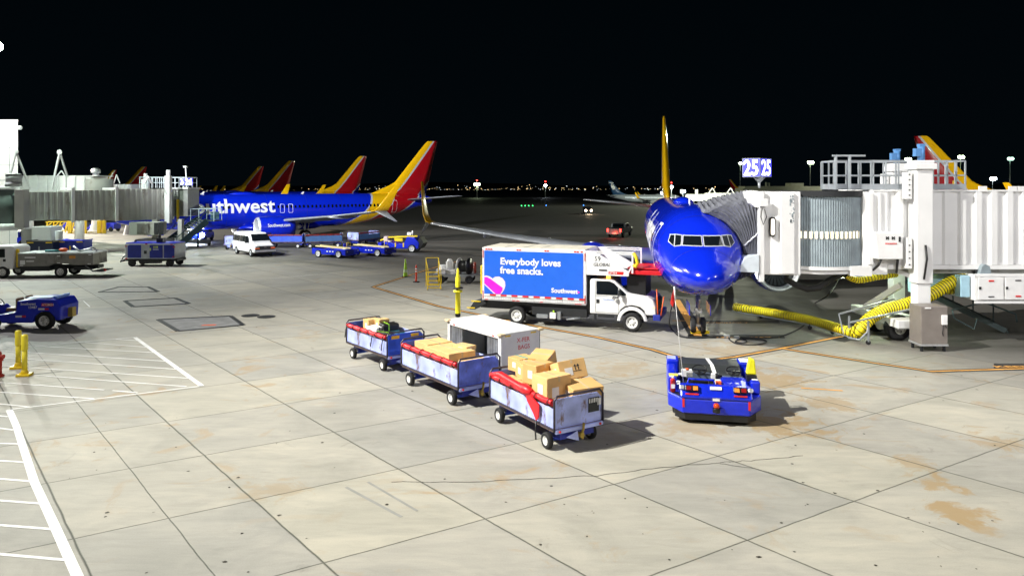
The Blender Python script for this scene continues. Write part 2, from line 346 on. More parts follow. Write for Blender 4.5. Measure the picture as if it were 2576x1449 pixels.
# painted lines
def strip(k,pts,w,z):
    pts=[Vector((p[0],p[1],0)) for p in pts]; L=[];Rr=[]
    for i,p in enumerate(pts):
        a=pts[max(i-1,0)]; b=pts[min(i+1,len(pts)-1)]; d=(b-a).normalized(); n=Vector((-d.y,d.x,0))*w/2; L.append(p+n);Rr.append(p-n)
    for i in range(len(pts)-1): k.quad((L[i].x,L[i].y,z),(L[i+1].x,L[i+1].y,z),(Rr[i+1].x,Rr[i+1].y,z),(Rr[i].x,Rr[i].y,z))
def gp(l): return [G(*p) for p in l]
lineA=gp([(938,722),(1077.6,677.8),(1160,655)])
lineB=gp([(938,722),(1105,771),(1360,823),(1500,848),(1641,879.6),(1684,893),(1722,901.5),(1765,906.5),(1800,904),(1849,898),(1965.6,876.5),(2130,844),(2175,834)])
lineC=gp([(1969,877),(2177,910),(2300,928),(2341,934.5),(2420,932),(2576,927.5),(2700,923)])
k=M(); [strip(k,l,.34,.004) for l in(lineA,lineB,lineC)]
strip(k,gp([(1700,752),(1757,846)]),.78,.004)
for x0,x1,y0,y1 in((1735,1962,806,813),(1730,1975,842,851),(2500,2590,914,926)):
    k.quad(G(x0,y1,.004),G(x1,y1,.004),G(x1-4,y0,.004),G(x0,y0,.004))
k.quad(G(2092,856,.004),G(2125,861,.004),G(2165,848,.004),G(2128,843,.004))
struct('marking_border',k,m_asph)
k=M(); [strip(k,l,.13,.008) for l in(lineA,lineB,lineC)]; strip(k,gp([(1702,754),(1756,845)]),.34,.008); strip(k,gp([(1690,806.5),(1735,807.5)]),.12,.008)
strip(k,gp([(2015,976),(2120,983)]),.1,.008)
struct('yellow_guide_line',k,m_line)
for txt,px,py,sz in(('737-800/MAX 8',1800,849.5,.30),('737-700/MAX 7',1756,812.5,.26),('KEEP CLEAR',2506,924,.42)):
    o=G(px,py,.012); q=G(px+100,py,.012); vs,fs=textmesh(txt,sz,.03); r=(q-o).normalized(); u=Vector((-r.y,r.x,0)); kk=M(); kk.add([o+r*v.x*1.35+u*v.y*.8 for v in vs],fs); x=struct('painted_lettering',kk,m_line)
def zp(x,y): return (x*.4555,788.8+y*.4555)
k=M()
for a,b,w in(((-60,199),(745,132),.075),((1115,400),(35,532),.08),((745,132),(1115,400),.15)): strip(k,gp([zp(*a),zp(*b)]),w,.006)
for a,b in(((640,142),(765,150)),((470,160),(815,186)),((195,180),(860,216)),((30,208),(915,263)),((10,243),(985,308)),((-30,286),(1040,357)),((150,337),(1030,403)),((-60,376),(575,422)),((620,425),(760,437)),((-60,430),(520,470)),((-60,493),(160,515))): strip(k,gp([zp(*a),zp(*b)]),.07,.0065)
strip(k,gp([zp(50,530),zp(90,620),zp(190,930),zp(310,1190),zp(460,1520)]),.16,.006)
for a,b in(((0,565),(45,570)),((0,633),(75,643)),((0,717),(110,720)),((0,812),(150,822)),((0,912),(190,928)),((0,1032),(235,1050)),((0,1168),(290,1190)),((0,1328),(360,1360))):
    a2=(a[0]-400,a[1]-400*(b[1]-a[1])/(b[0]-a[0])); strip(k,gp([zp(*a2),zp(*b)]),.075,.0065)
for l,w in(([(0,706),(180,692),(430,672)],.05),([(0,775),(250,745),(560,712),(800,690)],.05),([(0,757),(210,757),(226,772)],.06),([(60,774),(226,774)],.05),([(120,703),(180,709)],.05),([(600,712),(900,680)],.04)): strip(k,gp(l),w,.006)
struct('white_hatch_marking',k,m_wline)
# skid marks, repaired patch
k=M(); strip(k,gp([(870,1225),(1010,1300)]),.07,.0045); strip(k,gp([(925,1212),(1050,1285)]),.06,.0045)
struct('tyre_skid_mark',k,mat('skid_gray',(.27,.27,.25),.8))
rnd=random.Random(9); k=M()
for l in([(985,1212),(1180,1212),(1330,1205),(1500,1196),(1640,1178),(1810,1163),(1900,1158),(2020,1146)],[(1810,1166),(1900,1178),(1960,1196),(2060,1232)]):
    q=gp(l); o_=[]
    for a,b in zip(q,q[1:]):
        for t in range(6): p=a.lerp(b,t/6); o_.append((p.x+rnd.uniform(-.03,.03),p.y+rnd.uniform(-.03,.03)))
    strip(k,o_+[(q[-1].x,q[-1].y)],.022,.0042)
struct('pavement_crack',k,mat('crack_dark',(.06,.06,.05),.9))
k=M()
for i in range(90):
    p=G(rnd.uniform(150,2560),rnd.uniform(930,1440)); r=rnd.uniform(.012,.035); k.add([(p.x+r*rnd.uniform(.6,1.6)*math.cos(a),p.y+r*rnd.uniform(.6,1.6)*math.sin(a),.004) for a in(0,1,2.1,3.2,4.2,5.2)],[(0,1,2,3,4,5)])
o=struct('oil_spot',k,mat('oil_spot_dark',(.035,.03,.022),.6))
m_hatch=mat('utility_cover_steel',(.22,.22,.22),.6,var=.3,scale=2); m_patch=mat('old_patch',(.33,.32,.29),.8,var=.15)
for q,lab,ins in(([(250,735),(300,722),(372,722),(398,734)],'dark edged rectangular cover farthest of the three sunk in the apron',0),
            ([(335,772),(314,757),(440,750),(476,764)],'middle rectangular pit cover with a thin dark rim in the apron',0),
            ([(448,833),(398,804),(580,795),(612,818)],'large dark rimmed pit cover with orange mark, nearest of three',1)):
    pts=gp(q); c=sum(pts,Vector())/4; t=thing('pit_cover',lab,'pit cover',c,0,'pit covers in the apron')
    k=M(); k.quad(*[(p.x-c.x,p.y-c.y,.006) for p in pts]); k.build('cover_plate',m_patch if not ins else m_hatch,t)
    k=M()
    for i in range(4): k.bar(pts[i]+Vector((0,0,.01))-c,pts[(i+1)%4]+Vector((0,0,.01))-c,.2,.012)
    k.build('cover_rim',m_dark,t)
    if ins: k=M(); a=G(505,819,.012)-c; k.quad(a,a+Vector((.6,.05,0)),a+Vector((.6,.3,0)),a+Vector((0,.2,0))); k.build('spray_mark',m_orange,t)
for px,py in((630,794),(670,797)):
    c=G(px,py); k=M(); k.cyl((0,0,0),(0,0,.012),.42,n=24); o=k.build('manhole_cover',m_dark); o.location=c; tag(o,'round dark manhole cover beside the large pit cover, '+('left one' if px==630 else 'right one'),'manhole cover','manhole covers beside the pit cover')
# hills and town lights on the horizon
k=M(); pr=[]
rnd=random.Random(3)
for i in range(81):
    x=-5200+i*130; pr.append((x,-2.9+22+10*math.sin(i*.21)+7*math.sin(i*.53+1)+rnd.uniform(-1,1)))
rows=[(3400,-2.9,0),(3600,0,.55),(3900,0,1.0),(4500,-2.9,0)]
k.loft([[(x,Yr,-2.9 if s==0 else -2.9+(h+2.9)*s) for x,h in pr] for Yr,z,s in rows],False,closed=False)
struct('hills',k,mat('dark_hill',(.01,.012,.01),.9),'low dark hills beyond the airfield')
def lights(name,label,pts,m):
    k=M()
    for (px,py,D,r) in pts: p=P(px,py,D); k.box(p,(r*2,r*2,r*1.6))
    o=k.build(name,m); tag(o,label,'lights',None,'stuff'); return o
rnd=random.Random(11)
A=[];B2=[]
for i in range(230):
    px=rnd.choice([rnd.uniform(930,1250),rnd.uniform(1120,1560),rnd.uniform(1250,1420),rnd.uniform(500,960),rnd.uniform(1560,2000)]); py=480-abs(rnd.gauss(0,4.5)); D=rnd.uniform(2400,3350); A.append((px,py,D,rnd.uniform(.5,1.25)))
lights('town_lights','scattered warm town lights along the dark horizon',A,emat('town_warm',(1,.72,.33),3))
lights('white_town_lights','cold white specks of light among the town lights',[(rnd.uniform(900,1700),481-abs(rnd.gauss(0,5)),rnd.uniform(2300,3300),rnd.uniform(.4,1.0)) for i in range(110)],emat('town_cool',(.85,.95,1),3))
for (px,py,col,lab,D) in((1312,501,'g','green',250),(1321,501,'g','green',250),(1330,501,'g','green',250),(1340,501,'g','green',250),(1374,500,'b','blue',260),(1468,500,'b','blue',260)):
    g=col=='g'; p=P(px,py,D); k=M(); k.cyl((0,0,0),(0,0,.25),.06,n=8); x0=thing('taxiway_light',('small green runway light in a row of four far out' if g else ('blue taxiway edge light farther left' if px<1400 else 'blue taxiway edge light farther right')),'ground light',(p.x,p.y,gz(p.y)),0,'green lights in a row on the airfield' if g else 'blue lights on the airfield'); k.build('stem',m_dark,x0)
    k=M(); k.sph((0,0,.45),.17); k.build('lens',emat('taxi_'+col,(.05,1,.2) if g else (.05,.25,1),6),x0)
# ------------------------------------------------------------------ airliner (x aft from the nose, -y port side, z up)
ST=[(0,2.78,2.66,.05),(.12,3.0,2.46,.36),(.35,3.2,2.32,.62),(.7,3.42,2.2,.88),(1.1,3.62,2.09,1.10),(1.7,3.87,1.96,1.34),(2.45,4.38,1.83,1.57),(3.1,4.77,1.73,1.70),(4.0,5.07,1.61,1.81),(5,5.25,1.52,1.87),(6.5,5.36,1.43,1.90),(9,5.38,1.35,1.90),
(24,5.38,1.33,1.88),(26.5,5.38,1.46,1.87),(29,5.38,1.82,1.78),(31,5.37,2.24,1.61),(33,5.33,2.75,1.34),(35,5.26,3.28,.99),(36.5,5.14,3.66,.68),(37.6,4.98,3.95,.42),(38.1,4.8,4.15,.24)]
def fz(x):
    xs=[s[0] for s in ST]; x=min(max(x,0),38.1)
    i=max(0,min(len(xs)-2,int(np.searchsorted(xs,x,side='right'))-1)); out=[]
    for c in(1,2,3):
        def sl(j):
            if j<=0: return (ST[1][c]-ST[0][c])/(xs[1]-xs[0])
            if j>=len(xs)-1: return (ST[-1][c]-ST[-2][c])/(xs[-1]-xs[-2])
            a=(ST[j][c]-ST[j-1][c])/(xs[j]-xs[j-1]); b=(ST[j+1][c]-ST[j][c])/(xs[j+1]-xs[j]); return 0 if a*b<=0 else 2*a*b/(a+b)
        h=xs[i+1]-xs[i]; t=(x-xs[i])/h; p0,p1=ST[i][c],ST[i+1][c]; m0,m1=sl(i)*h,sl(i+1)*h
        out.append((2*t**3-3*t*t+1)*p0+(t**3-2*t*t+t)*m0+(-2*t**3+3*t*t)*p1+(t**3-t*t)*m1)
    return out
def on_side(x,z,side,lift=.01):
    zt,zb,w=fz(x); zc,hh=(zt+zb)/2,(zt-zb)/2; u=max(-.999,min(.999,(z-zc)/hh)); y=w*math.sqrt(1-u*u)
    n=Vector((0,y/w/w,(z-zc)/hh/hh)).normalized(); return Vector((x,side*(y+n.y*lift),z+n.z*lift))
def on_nose(y,z,lift=.01):
    a,b=0.0,8.0
    for _ in range(40):
        x=(a+b)/2; zt,zb,w=fz(x); v=(y/w)**2+((z-(zt+zb)/2)/((zt-zb)/2))**2
        if v>1: a=x
        else: b=x
    return Vector((x-lift,y*(1+lift*.3),z+lift*.4))
def patch(k,cs,fn,n=5):
    g=[[None]*(n+1) for _ in range(n+1)]
    for i in range(n+1):
        for j in range(n+1):
            u,v=i/n,j/n; a=[(1-u)*(1-v)*cs[0][q]+u*(1-v)*cs[1][q]+u*v*cs[2][q]+(1-u)*v*cs[3][q] for q in(0,1)]; g[i][j]=fn(*a)
    for i in range(n):
        for j in range(n): k.add([g[i][j],g[i+1][j],g[i+1][j+1],g[i][j+1]],[(0,1,2,3)],True)
def rrect(x0,x1,z0,z1,r,n=5):
    o=[]
    for cx,cz,a in((x1-r,z1-r,0),(x0+r,z1-r,90),(x0+r,z0+r,180),(x1-r,z0+r,270)):
        for i in range(n+1): t=R(a+90*i/n); o.append((cx+r*math.cos(t),cz+r*math.sin(t)))
    return o
def side_ring(k,x0,x1,z0,z1,r,w,side,lift=.014):
    def dense(p):
        o=[]
        for i in range(len(p)):
            a,b=p[i],p[(i+1)%len(p)]
            m=max(1,int(math.dist(a,b)/.15))
            for t in range(m): o.append((a[0]+(b[0]-a[0])*t/m,a[1]+(b[1]-a[1])*t/m))
        return o
    A=dense(rrect(x0,x1,z0,z1,r)); cx,cz=(x0+x1)/2,(z0+z1)/2; fx=1-2*w/(x1-x0); fy=1-2*w/(z1-z0)
    Bq=[(cx+(a[0]-cx)*fx,cz+(a[1]-cz)*fy) for a in A]; n=len(A)
    for i in range(n):
        j=(i+1)%n; k.quad(on_side(*A[i],side,lift),on_side(*A[j],side,lift),on_side(*Bq[j],side,lift),on_side(*Bq[i],side,lift))
def livery(name,blue):
    m=bpy.data.materials.new(name); m.use_nodes=True; N=m.node_tree.nodes; L=m.node_tree.links; b=N['Principled BSDF']
    tc=N.new('ShaderNodeTexCoord'); sp=N.new('ShaderNodeSeparateXYZ'); L.new(tc.outputs['Object'],sp.inputs[0])
    zn=N.new('ShaderNodeMath'); zn.operation='DIVIDE'; L.new(sp.outputs[2],zn.inputs[0]); zn.inputs[1].default_value=14
    xn=N.new('ShaderNodeMath'); xn.operation='DIVIDE'; L.new(sp.outputs[0],xn.inputs[0]); xn.inputs[1].default_value=40
    col=None
    def step(pts,off,prev,c2):
        fc=N.new('ShaderNodeFloatCurve'); cu=fc.mapping.curves[0]
        for i,(z,x) in enumerate(pts):
            if i<2: cu.points[i].location=(z/14,x/40); q=cu.points[i]
            else: q=cu.points.new(z/14,x/40)
            q.handle_type='AUTO_CLAMPED' if len(pts)<4 else 'VECTOR'
        fc.mapping.update(); L.new(zn.outputs[0],fc.inputs['Value'])
        s=N.new('ShaderNodeMath'); s.operation='SUBTRACT'; L.new(xn.outputs[0],s.inputs[0]); L.new(fc.outputs[0],s.inputs[1])
        g=N.new('ShaderNodeMath'); g.operation='GREATER_THAN'; L.new(s.outputs[0],g.inputs[0]); g.inputs[1].default_value=off/40
        mx=N.new('ShaderNodeMix'); mx.data_type='RGBA'; L.new(g.outputs[0],mx.inputs[0])
        if isinstance(prev,tuple): mx.inputs[6].default_value=(*prev,1)
        else: L.new(prev,mx.inputs[6])
        mx.inputs[7].default_value=(*c2,1); return mx.outputs[2]
    sil=(.55,.56,.58); yel=(.88,.50,.005); red=(.42,.006,.012)
    B1=[(1.2,24.6),(1.4,25),(2.5,27),(3.2,27.9),(3.9,28.5),(5.5,29.2),(5.9,20),(14,20)]
    Bt=[(1.2,25.4),(1.5,26.4),(2.05,28.7),(3.3,30.7),(4,31.5),(5,32.1),(5.9,33.2),(7.55,34.6),(12.5,38.5),(14,39.7)]
    B3=[(1.2,28.2),(1.4,29),(1.95,31.3),(2.9,33.2),(4.86,35.8),(7.1,37.9),(9,39.8),(14,40)]
    col=step(B1,-.2,blue,sil); col=step(B1,.05,col,yel); col=step(Bt,-.16,col,sil); col=step(Bt,.12,col,red); col=step(B3,-.12,col,sil); col=step(B3,.14,col,blue)
    ns=N.new('ShaderNodeTexNoise'); ns.inputs['Scale'].default_value=.6; ns.inputs['Detail'].default_value=5; L.new(tc.outputs['Object'],ns.inputs['Vector'])
    mr=N.new('ShaderNodeMapRange'); mr.inputs[3].default_value=.9; mr.inputs[4].default_value=1.08; L.new(ns.outputs[0],mr.inputs[0])
    vm=N.new('ShaderNodeVectorMath'); vm.operation='SCALE'; L.new(col,vm.inputs[0]); L.new(mr.outputs[0],vm.inputs['Scale']); L.new(vm.outputs[0],b.inputs['Base Color'])
    b.inputs['Roughness'].default_value=.2; b.inputs['Coat Weight'].default_value=.5; b.inputs['Coat Roughness'].default_value=.025
    bp=N.new('ShaderNodeBump'); bp.inputs['Strength'].default_value=.12; bp.inputs['Distance'].default_value=.05; L.new(ns.outputs[0],bp.inputs['Height']); L.new(bp.outputs[0],b.inputs['Coat Normal'])
    return m
m_livery=livery('striped_livery',BLUE)
def foil(le,c,t,up,n=9):
    le=Vector(le); up=Vector(up).normalized(); xs=[(1-math.cos(PI*i/n))/2 for i in range(n+1)]
    th=lambda x: t*c*5*(.2969*math.sqrt(x)-.126*x-.3516*x*x+.2843*x**3-.1015*x**4)
    return [le+Vector((x*c,0,0))+up*th(x) for x in xs]+[le+Vector((x*c,0,0))-up*th(x)*.8 for x in xs[-2:0:-1]]
def make_jet(label,group,loc,rz,kind='stripe',text=True,detail=True):
    j=thing('passenger_jet',label,'passenger jet',loc,rz,group); dark=kind!='stripe'
    fm=m_livery if not dark else mat('white_and_dark_fuselage',(.30,.33,.38),.35,coat=.4)
    k=M(); n=48; rings=[]; xs=sorted(set([s[0] for s in ST]+[i*.22 for i in range(1,30)]+list(np.arange(7,38,.75))))
    for x in xs:
        zt,zb,w=fz(x); rings.append([(x,w*math.cos(2*PI*i/n),(zt+zb)/2+(zt-zb)/2*math.sin(2*PI*i/n)) for i in range(n)])
    k.loft(rings); k.build('fuselage',fm,j)
    k=M()
    for xq in(1.45,3.6,7.2,11.0,15.5,20.2,24.6,28.2):
        zt,zb,w=fz(xq); zt2,zb2,w2=fz(xq+.03); e_=.006
        k.loft([[(X_,(W_+e_)*math.cos(2*PI*i/48),(T_+B_)/2+((T_-B_)/2+e_)*math.sin(2*PI*i/48)) for i in range(48)] for X_,T_,B_,W_ in((xq,zt,zb,w),(xq+.03,zt2,zb2,w2))],False)
    k.build('skin_seam',mat('seam_navy',(.004,.012,.2),.5),j)
    # belly fairing
    k=M(); k.loft([[(x,w*math.cos(2*PI*i/16),1.5+h*math.sin(2*PI*i/16)) for i in range(16)] for x,w,h in((12.2,.3,.1),(13.2,1.6,.42),(15,2.1,.55),(19.5,2.1,.55),(21.6,1.5,.4),(23,.3,.1))]); k.build('belly_fairing',fm,j)
    # fin
    k=M(); F_=[(4.9,28.6,37.2,.1),(5.35,29.2,37.3,.22),(5.6,29.9,37.35,.28),(6,30.8,37.45,.32),(6.4,31.8,37.55,.34),(6.9,32.7,37.68,.33),(9,34.5,38.2,.26),(11,36.2,38.7,.19),(12.2,37.25,39.02,.14),(12.45,37.55,39.06,.1),(12.5,37.9,39.05,.04)]
    rr=[]
    for z,a,b_,t in F_:
        c=b_-a; ss=[0,.04,.12,.3,.55,.8,1]; hh=[0,.45,.75,1,.9,.5,.06]
        rr.append([(a+c*s,t*h,z) for s,h in zip(ss,hh)]+[(a+c*s,-t*h,z) for s,h in list(zip(ss,hh))[-2:0:-1]])
    k.loft(rr); k.build('fin',fm if not dark else mat('dark_blue_fin',(.01,.05,.13),.35,coat=.4),j)
    if dark:
        k=M(); 
        for sd in(-1,1):
            pts=[(35.3,8.2),(36.6,7.9),(37.3,9.0),(37.6,10.3),(37.2,11.2),(36.4,10.6),(35.5,9.4)]; k.prism([(a,b) for a,b in pts],'y',sd*.30,sd*.33)
            k.prism([(36.2,11.4),(38.6,11.4),(38.7,11.7),(36.5,11.7)],'y',sd*.22,sd*.25)
        k.build('tail_emblem',mat('emblem_white',(.7,.72,.75),.4),j)
        k=M()
        for sd in(-1,1):
            for a,b,c,d in((35.7,9.6,36.3,9.85),(36.6,9.9,37.2,10.1),(36.2,8.5,36.9,8.75),(36.3,10.3,37.3,10.7)): k.prism([(a,b),(c,b),(c,d),(a,d)],'y',sd*.335,sd*.345)
        k.build('emblem_features',m_dark,j)
    for sd in(-1,1):
        k=M(); rr=[foil((13.6,sd*1.0,2.0),7.4,.13,(0,0,1)),foil((15.6,sd*5.0,2.36),5.3,.115,(0,0,1)),foil((16.1,sd*6,2.45),4.5,.11,(0,0,1)),foil((19,sd*11.6,2.98),3.05,.105,(0,0,1)),foil((21.7,sd*16.8,3.6),1.75,.1,(0,0,1))]
        k.loft(rr); w=k.build('wing',m_wing,j)
        k=M(); k.loft([foil((21.7,sd*16.8,3.6),1.75,.1,(0,0,1)),foil((22.0,sd*17.25,3.75),1.6,.1,(0,-sd*.5,1)),foil((22.4,sd*17.55,4.2),1.35,.09,(0,-sd*1,.5)),foil((23.1,sd*17.85,5.2),1.0,.09,(0,-sd*1,.15)),foil((24.1,sd*18.2,6.6),.5,.08,(0,-sd*1,.1))]); k.build('winglet',m_ylw,w)
        k=M(); k.loft([foil((22.0,sd*17.2,3.72),1.4,.09,(0,sd*.3,1)),foil((23.0,sd*17.75,3.1),.8,.08,(0,sd*1,1)),foil((23.9,sd*18.2,2.6),.3,.08,(0,sd*1,1))]); k.build('lower_winglet',m_wing,w)
        k=M()
        for y in(3.6,8.2,12.4): 
            xx=20.6+(y-6)*.13 if y>6 else 20.4; zz=2.1+(y-1)*.085; k.loft([[(x,sd*y+r*.5*math.cos(2*PI*i/10),zz-.12+r*math.sin(2*PI*i/10)) for i in range(10)] for x,r in((xx-2.6,.03),(xx-1.6,.22),(xx-.4,.24),(xx+.7,.05))])
        k.build('flap_fairing',m_wing,w)
        k=M(); k.loft([foil((33.6,sd*.5,4.5),3.7,.1,(0,0,1)),foil((37.5,sd*7.1,5.06),1.4,.09,(0,0,1))]); k.build('tailplane',m_wing,j)
        # engine
        ex,ey,ez=13.3,sd*5.05,1.66
        k=M(); k.lathe([(.25,1.15),(.6,1.21),(1.4,1.27),(2.6,1.24),(3.6,1.06),(4.2,.88),(4.2,.80),(3.0,.8)],(ex,ey,ez),(1,0,0),40); e=k.build('engine',fm if dark else m_blue,j)
        k=M(); k.lathe([(.5,.91),(.25,.92),(.08,.96),(0,1.03),(.06,1.10),(.26,1.155)],(ex,ey,ez),(1,0,0),40); k.build('inlet_lip',mat('lip_metal',(.72,.73,.76),.32,metal=.35),e)
        k=M(); k.lathe([(.5,.91),(1.0,.90),(1.0,.02)],(ex,ey,ez),(1,0,0),36); k.build('inlet_duct',m_dark,e)
        k=M()
        for i in range(24):
            t=2*PI*i/24; u=Vector((0,math.cos(t),math.sin(t))); v=Vector((0,-math.sin(t),math.cos(t))); c=Vector((ex+.86,ey,ez)); k.quad(c+u*.2,c+u*.89-v*.02,c+u*.89+v*.10+Vector((.1,0,0)),c+u*.2+v*.07+Vector((.1,0,0)))
        k.build('fan',mat('fan_blade',(.10,.11,.12),.35,metal=.5),e)
        k=M(); k.lathe([(.45,.01),(.6,.12),(.85,.24),(.95,.24)],(ex,ey,ez),(1,0,0),16); k.build('spinner',m_dark,e)
        k=M(); k.lathe([(3.0,.75),(3.9,.6),(4.6,.42),(5.0,.2),(5.2,.02)],(ex,ey,ez),(1,0,0),24); k.build('exhaust_cone',m_alu,e)
        k=M(); k.prism([(14.4,2.6),(16.4,2.4),(18.2,2.3),(18,1.95),(15,2.3)],'y',ey-.18,ey+.18); k.build('pylon',m_wing,e,bevel=.05)
        # main gear
        k=M(); k.cyl((19.6,sd*2.86,2.2),(19.6,sd*2.86,.57),.13,.09); k.bar((19.6,sd*2.86,1.1),(19.6,sd*1.6,1.9),.1); k.bar((19.6,sd*2.4,.57),(19.6,sd*3.3,.57),.12); k.bar((19.9,sd*2.86,.9),(20.2,sd*2.5,1.9),.07); g=k.build('main_gear',m_alu,j)
        for q in(-.43,.43): wheel(g,(19.6,sd*2.86+q,.56),.56,.36,m_alu,ax=(0,1,0),side=1 if q>0 else -1)
        if detail:
            k=M()
            for i in range(48):
                x=6.1+i*.508
                if 16.7<x<18.7 and not 17.0<x<17.5 and not 18.0<x<18.5: pass
                if x>30.4: break
                patch(k,[(x-.12,3.72),(x+.12,3.72),(x+.12,4.05),(x-.12,4.05)],lambda a,b:on_side(a,b,sd,.012),2)
            k.build('cabin_windows',m_glass if not dark else e_win,j)
            k=M(); side_ring(k,4.5,5.5,2.7,4.6,.14,.10,sd,.02); side_ring(k,16.95,17.48,3.15,4.2,.12,.045,sd); side_ring(k,17.95,18.48,3.15,4.2,.12,.045,sd); side_ring(k,31.6,32.3,2.9,4.5,.14,.045,sd)
            if not dark: k.build('door_outline',m_lit,j)
            # windshield
            pn=[[(.05,3.88),(.76,3.88),(.70,4.21),(.05,4.21)],[(.84,3.88),(1.06,3.83),(1.00,4.23),(.79,4.21)],[(1.10,3.82),(1.27,3.98),(1.18,4.20),(1.04,4.23)]]
            kf=M(); kg=M()
            for q in pn:
                c=[sum(a[i] for a in q)/4 for i in(0,1)]
                def big(a,e_): return (a[0]+(e_ if a[0]>c[0] else -e_),a[1]+(e_ if a[1]>c[1] else -e_))
                patch(kf,[(sd*a,b) for a,b in[big(p,.035) for p in q]],lambda a,b:on_nose(a,b,.012),5); patch(kg,[(sd*a,b) for a,b in q],lambda a,b:on_nose(a,b,.024),5)
            kf.build('windshield_frame',mat('frame_silver',(.5,.51,.53),.4),j); kg.build('cockpit_window',m_glass,j)
            if text and not dark:
                vs,fs=textmesh('Southwest',2.55,.022,cuts=.12); wd=max(v.x for v in vs); sc=10.1/wd
                k=M(); pts=[]
                for v in vs:
                    x=6.3+v.x*sc if sd<0 else 16.4-v.x*sc; pts.append(on_side(x,3.28+v.y*.86,sd,.02))
                k.add(pts,fs); k.build('airline_lettering',m_lit,j)
                vs,fs=textmesh('Southwest.com',.52,.022); k=M(); wd=max(v.x for v in vs)
                for_pts=[]
                for v in vs:
                    x=ex+.95+v.x*2.5/wd if sd<0 else ex+3.4-v.x*2.5/wd; zz=.12+v.y; rr_=1.285 if x<ex+2.7 else 1.26; for_pts.append(Vector((x,ey+sd*math.sqrt(rr_**2-zz*zz),ez+zz)))
                k.add(for_pts,fs); k.build('engine_lettering',m_lit,e)
    # nose gear
    k=M(); k.cyl((4.0,0,1.6),(4.0,0,.4),.1,.07); k.bar((4,-.28,.34),(4,.28,.34),.1); k.bar((3.85,0,1.0),(3.1,0,1.6),.07); k.bar((4.12,0,.6),(4.3,0,.95),.06); k.box((3.86,0,1.0),(.14,.3,.2)); g=k.build('nose_gear',m_alu,j)
    for q in(-.2,.2): wheel(g,(4,q,.345),.345,.2,m_alu,ax=(0,1,0),side=1 if q>0 else -1)
    k=M(); [k.box((3.9,sd*.42,1.12),(1.6,.03,.42)) for sd in(-1,1)]; k.build('gear_door',fm,j)
    k=M(); k.box((3.84,-.1,1.05),(.05,.12,.12)); k.box((3.84,.1,1.05),(.05,.12,.12)); k.build('taxi_light',m_glass,g)
    if detail:
        k=M(); k.loft([[(x,w*math.cos(2*PI*i/14),5.36+h*max(0,math.sin(2*PI*i/14))-.05) for i in range(14)] for x,w,h in((11.6,.05,.05),(12.2,.5,.28),(13.6,.55,.34),(14.6,.3,.15),(15,.05,.05))]); k.build('antenna_hump',fm,j)
        k=M(); k.prism([(8.5,5.36),(8.9,5.36),(9.0,5.7),(8.85,5.7)],'y',-.02,.02); k.prism([(20,5.36),(20.35,5.36),(20.5,5.65),(20.3,5.65)],'y',-.02,.02); k.build('blade_antenna',m_lit,j)
        if not dark:
            k=M()
            for sd in(-1,1):
                patch(k,[(2.9,3.05),(3.35,3.05),(3.35,3.12),(2.9,3.12)],lambda a,b:on_side(a,b,sd,.05),1); patch(k,[(2.2,2.2),(2.5,2.2),(2.5,2.27),(2.2,2.27)],lambda a,b:on_side(a,b,sd,.05),1)
            k.build('probe',m_alu,j)
    return j
aR=math.atan2(.986,.167); NG=Vector((7.85,30.2,0)); dR=Vector((.167,.986,0)); 
jetR=make_jet('blue passenger jet seen nose-on with red, yellow and blue stripes on its tail','blue jets with striped tails',NG-dR*4.0,aR)
def JR(s,l,z): # right jet coordinates to world; l>0 towards the right of the picture
    return NG+dR*(s-4)+Vector((.986,-.167,0))*l+Vector((0,0,z))
for o in list(S.collection.objects):
    if o.parent==jetR and o.name.startswith('airline_lettering'): pass
def place_tail(px,py,a,lab,ht=12.5,z=0,flip=False):
    D=(ht-H)*F/(Y0-py); X=(px-CX)/F*D; d=Vector((math.cos(a),math.sin(a),0)); p=Vector((X,D,0))-d*38.2; return dup(jetR,(p.x,p.y,z),a,lab,'blue jets with striped tails')
p17=Vector((-28.2,86,0)); dL=Vector((.819,.574,0)); pn=p17-dL*17.2
jetL=dup(jetR,(pn.x,pn.y,0),R(35),'blue passenger jet seen side-on behind the white van, white lettering over its wing','blue jets with striped tails')
place_tail(912,393,R(33),'striped tail of a parked jet just left of the side-on jet tail')
place_tail(733,405,R(31),'striped tail behind the side-on jet, second from its own tail')
place_tail(656,419,R(33),'striped tail behind the side-on jet, third from its own tail')
place_tail(362,420,R(40),'yellow edged tail poking over the left boarding bridge, right one of two')
place_tail(288,428,R(62),'dim yellow tail edge over the left boarding bridge, left one of two')
place_tail(2318,342,R(180-50),'striped tail rising behind the roof railing of the right boarding bridge')
place_tail(1836,452,R(140),'tiny brown lit tail far away between the nose-on jet and the gate sign')
for o in list(S.collection.objects):
    if o.name.startswith('cabin_windows') and o.parent in(jetR,jetL):
        o.data=o.data.copy(); o.name='cabin_window'; split_islands(o,60)
jetA=make_jet('dark blue tailed jet with a white emblem parked far across the airfield',None,(0,0,0),0,'dark',False)
D=375; p=Vector(((1535-CX)/F*D,D,0)); a=R(180-12)
jetA.rotation_euler=(0,0,a); d=Vector((math.cos(a),math.sin(a),0)); p=p-d*38; jetA.location=(p.x,p.y,-2.9)
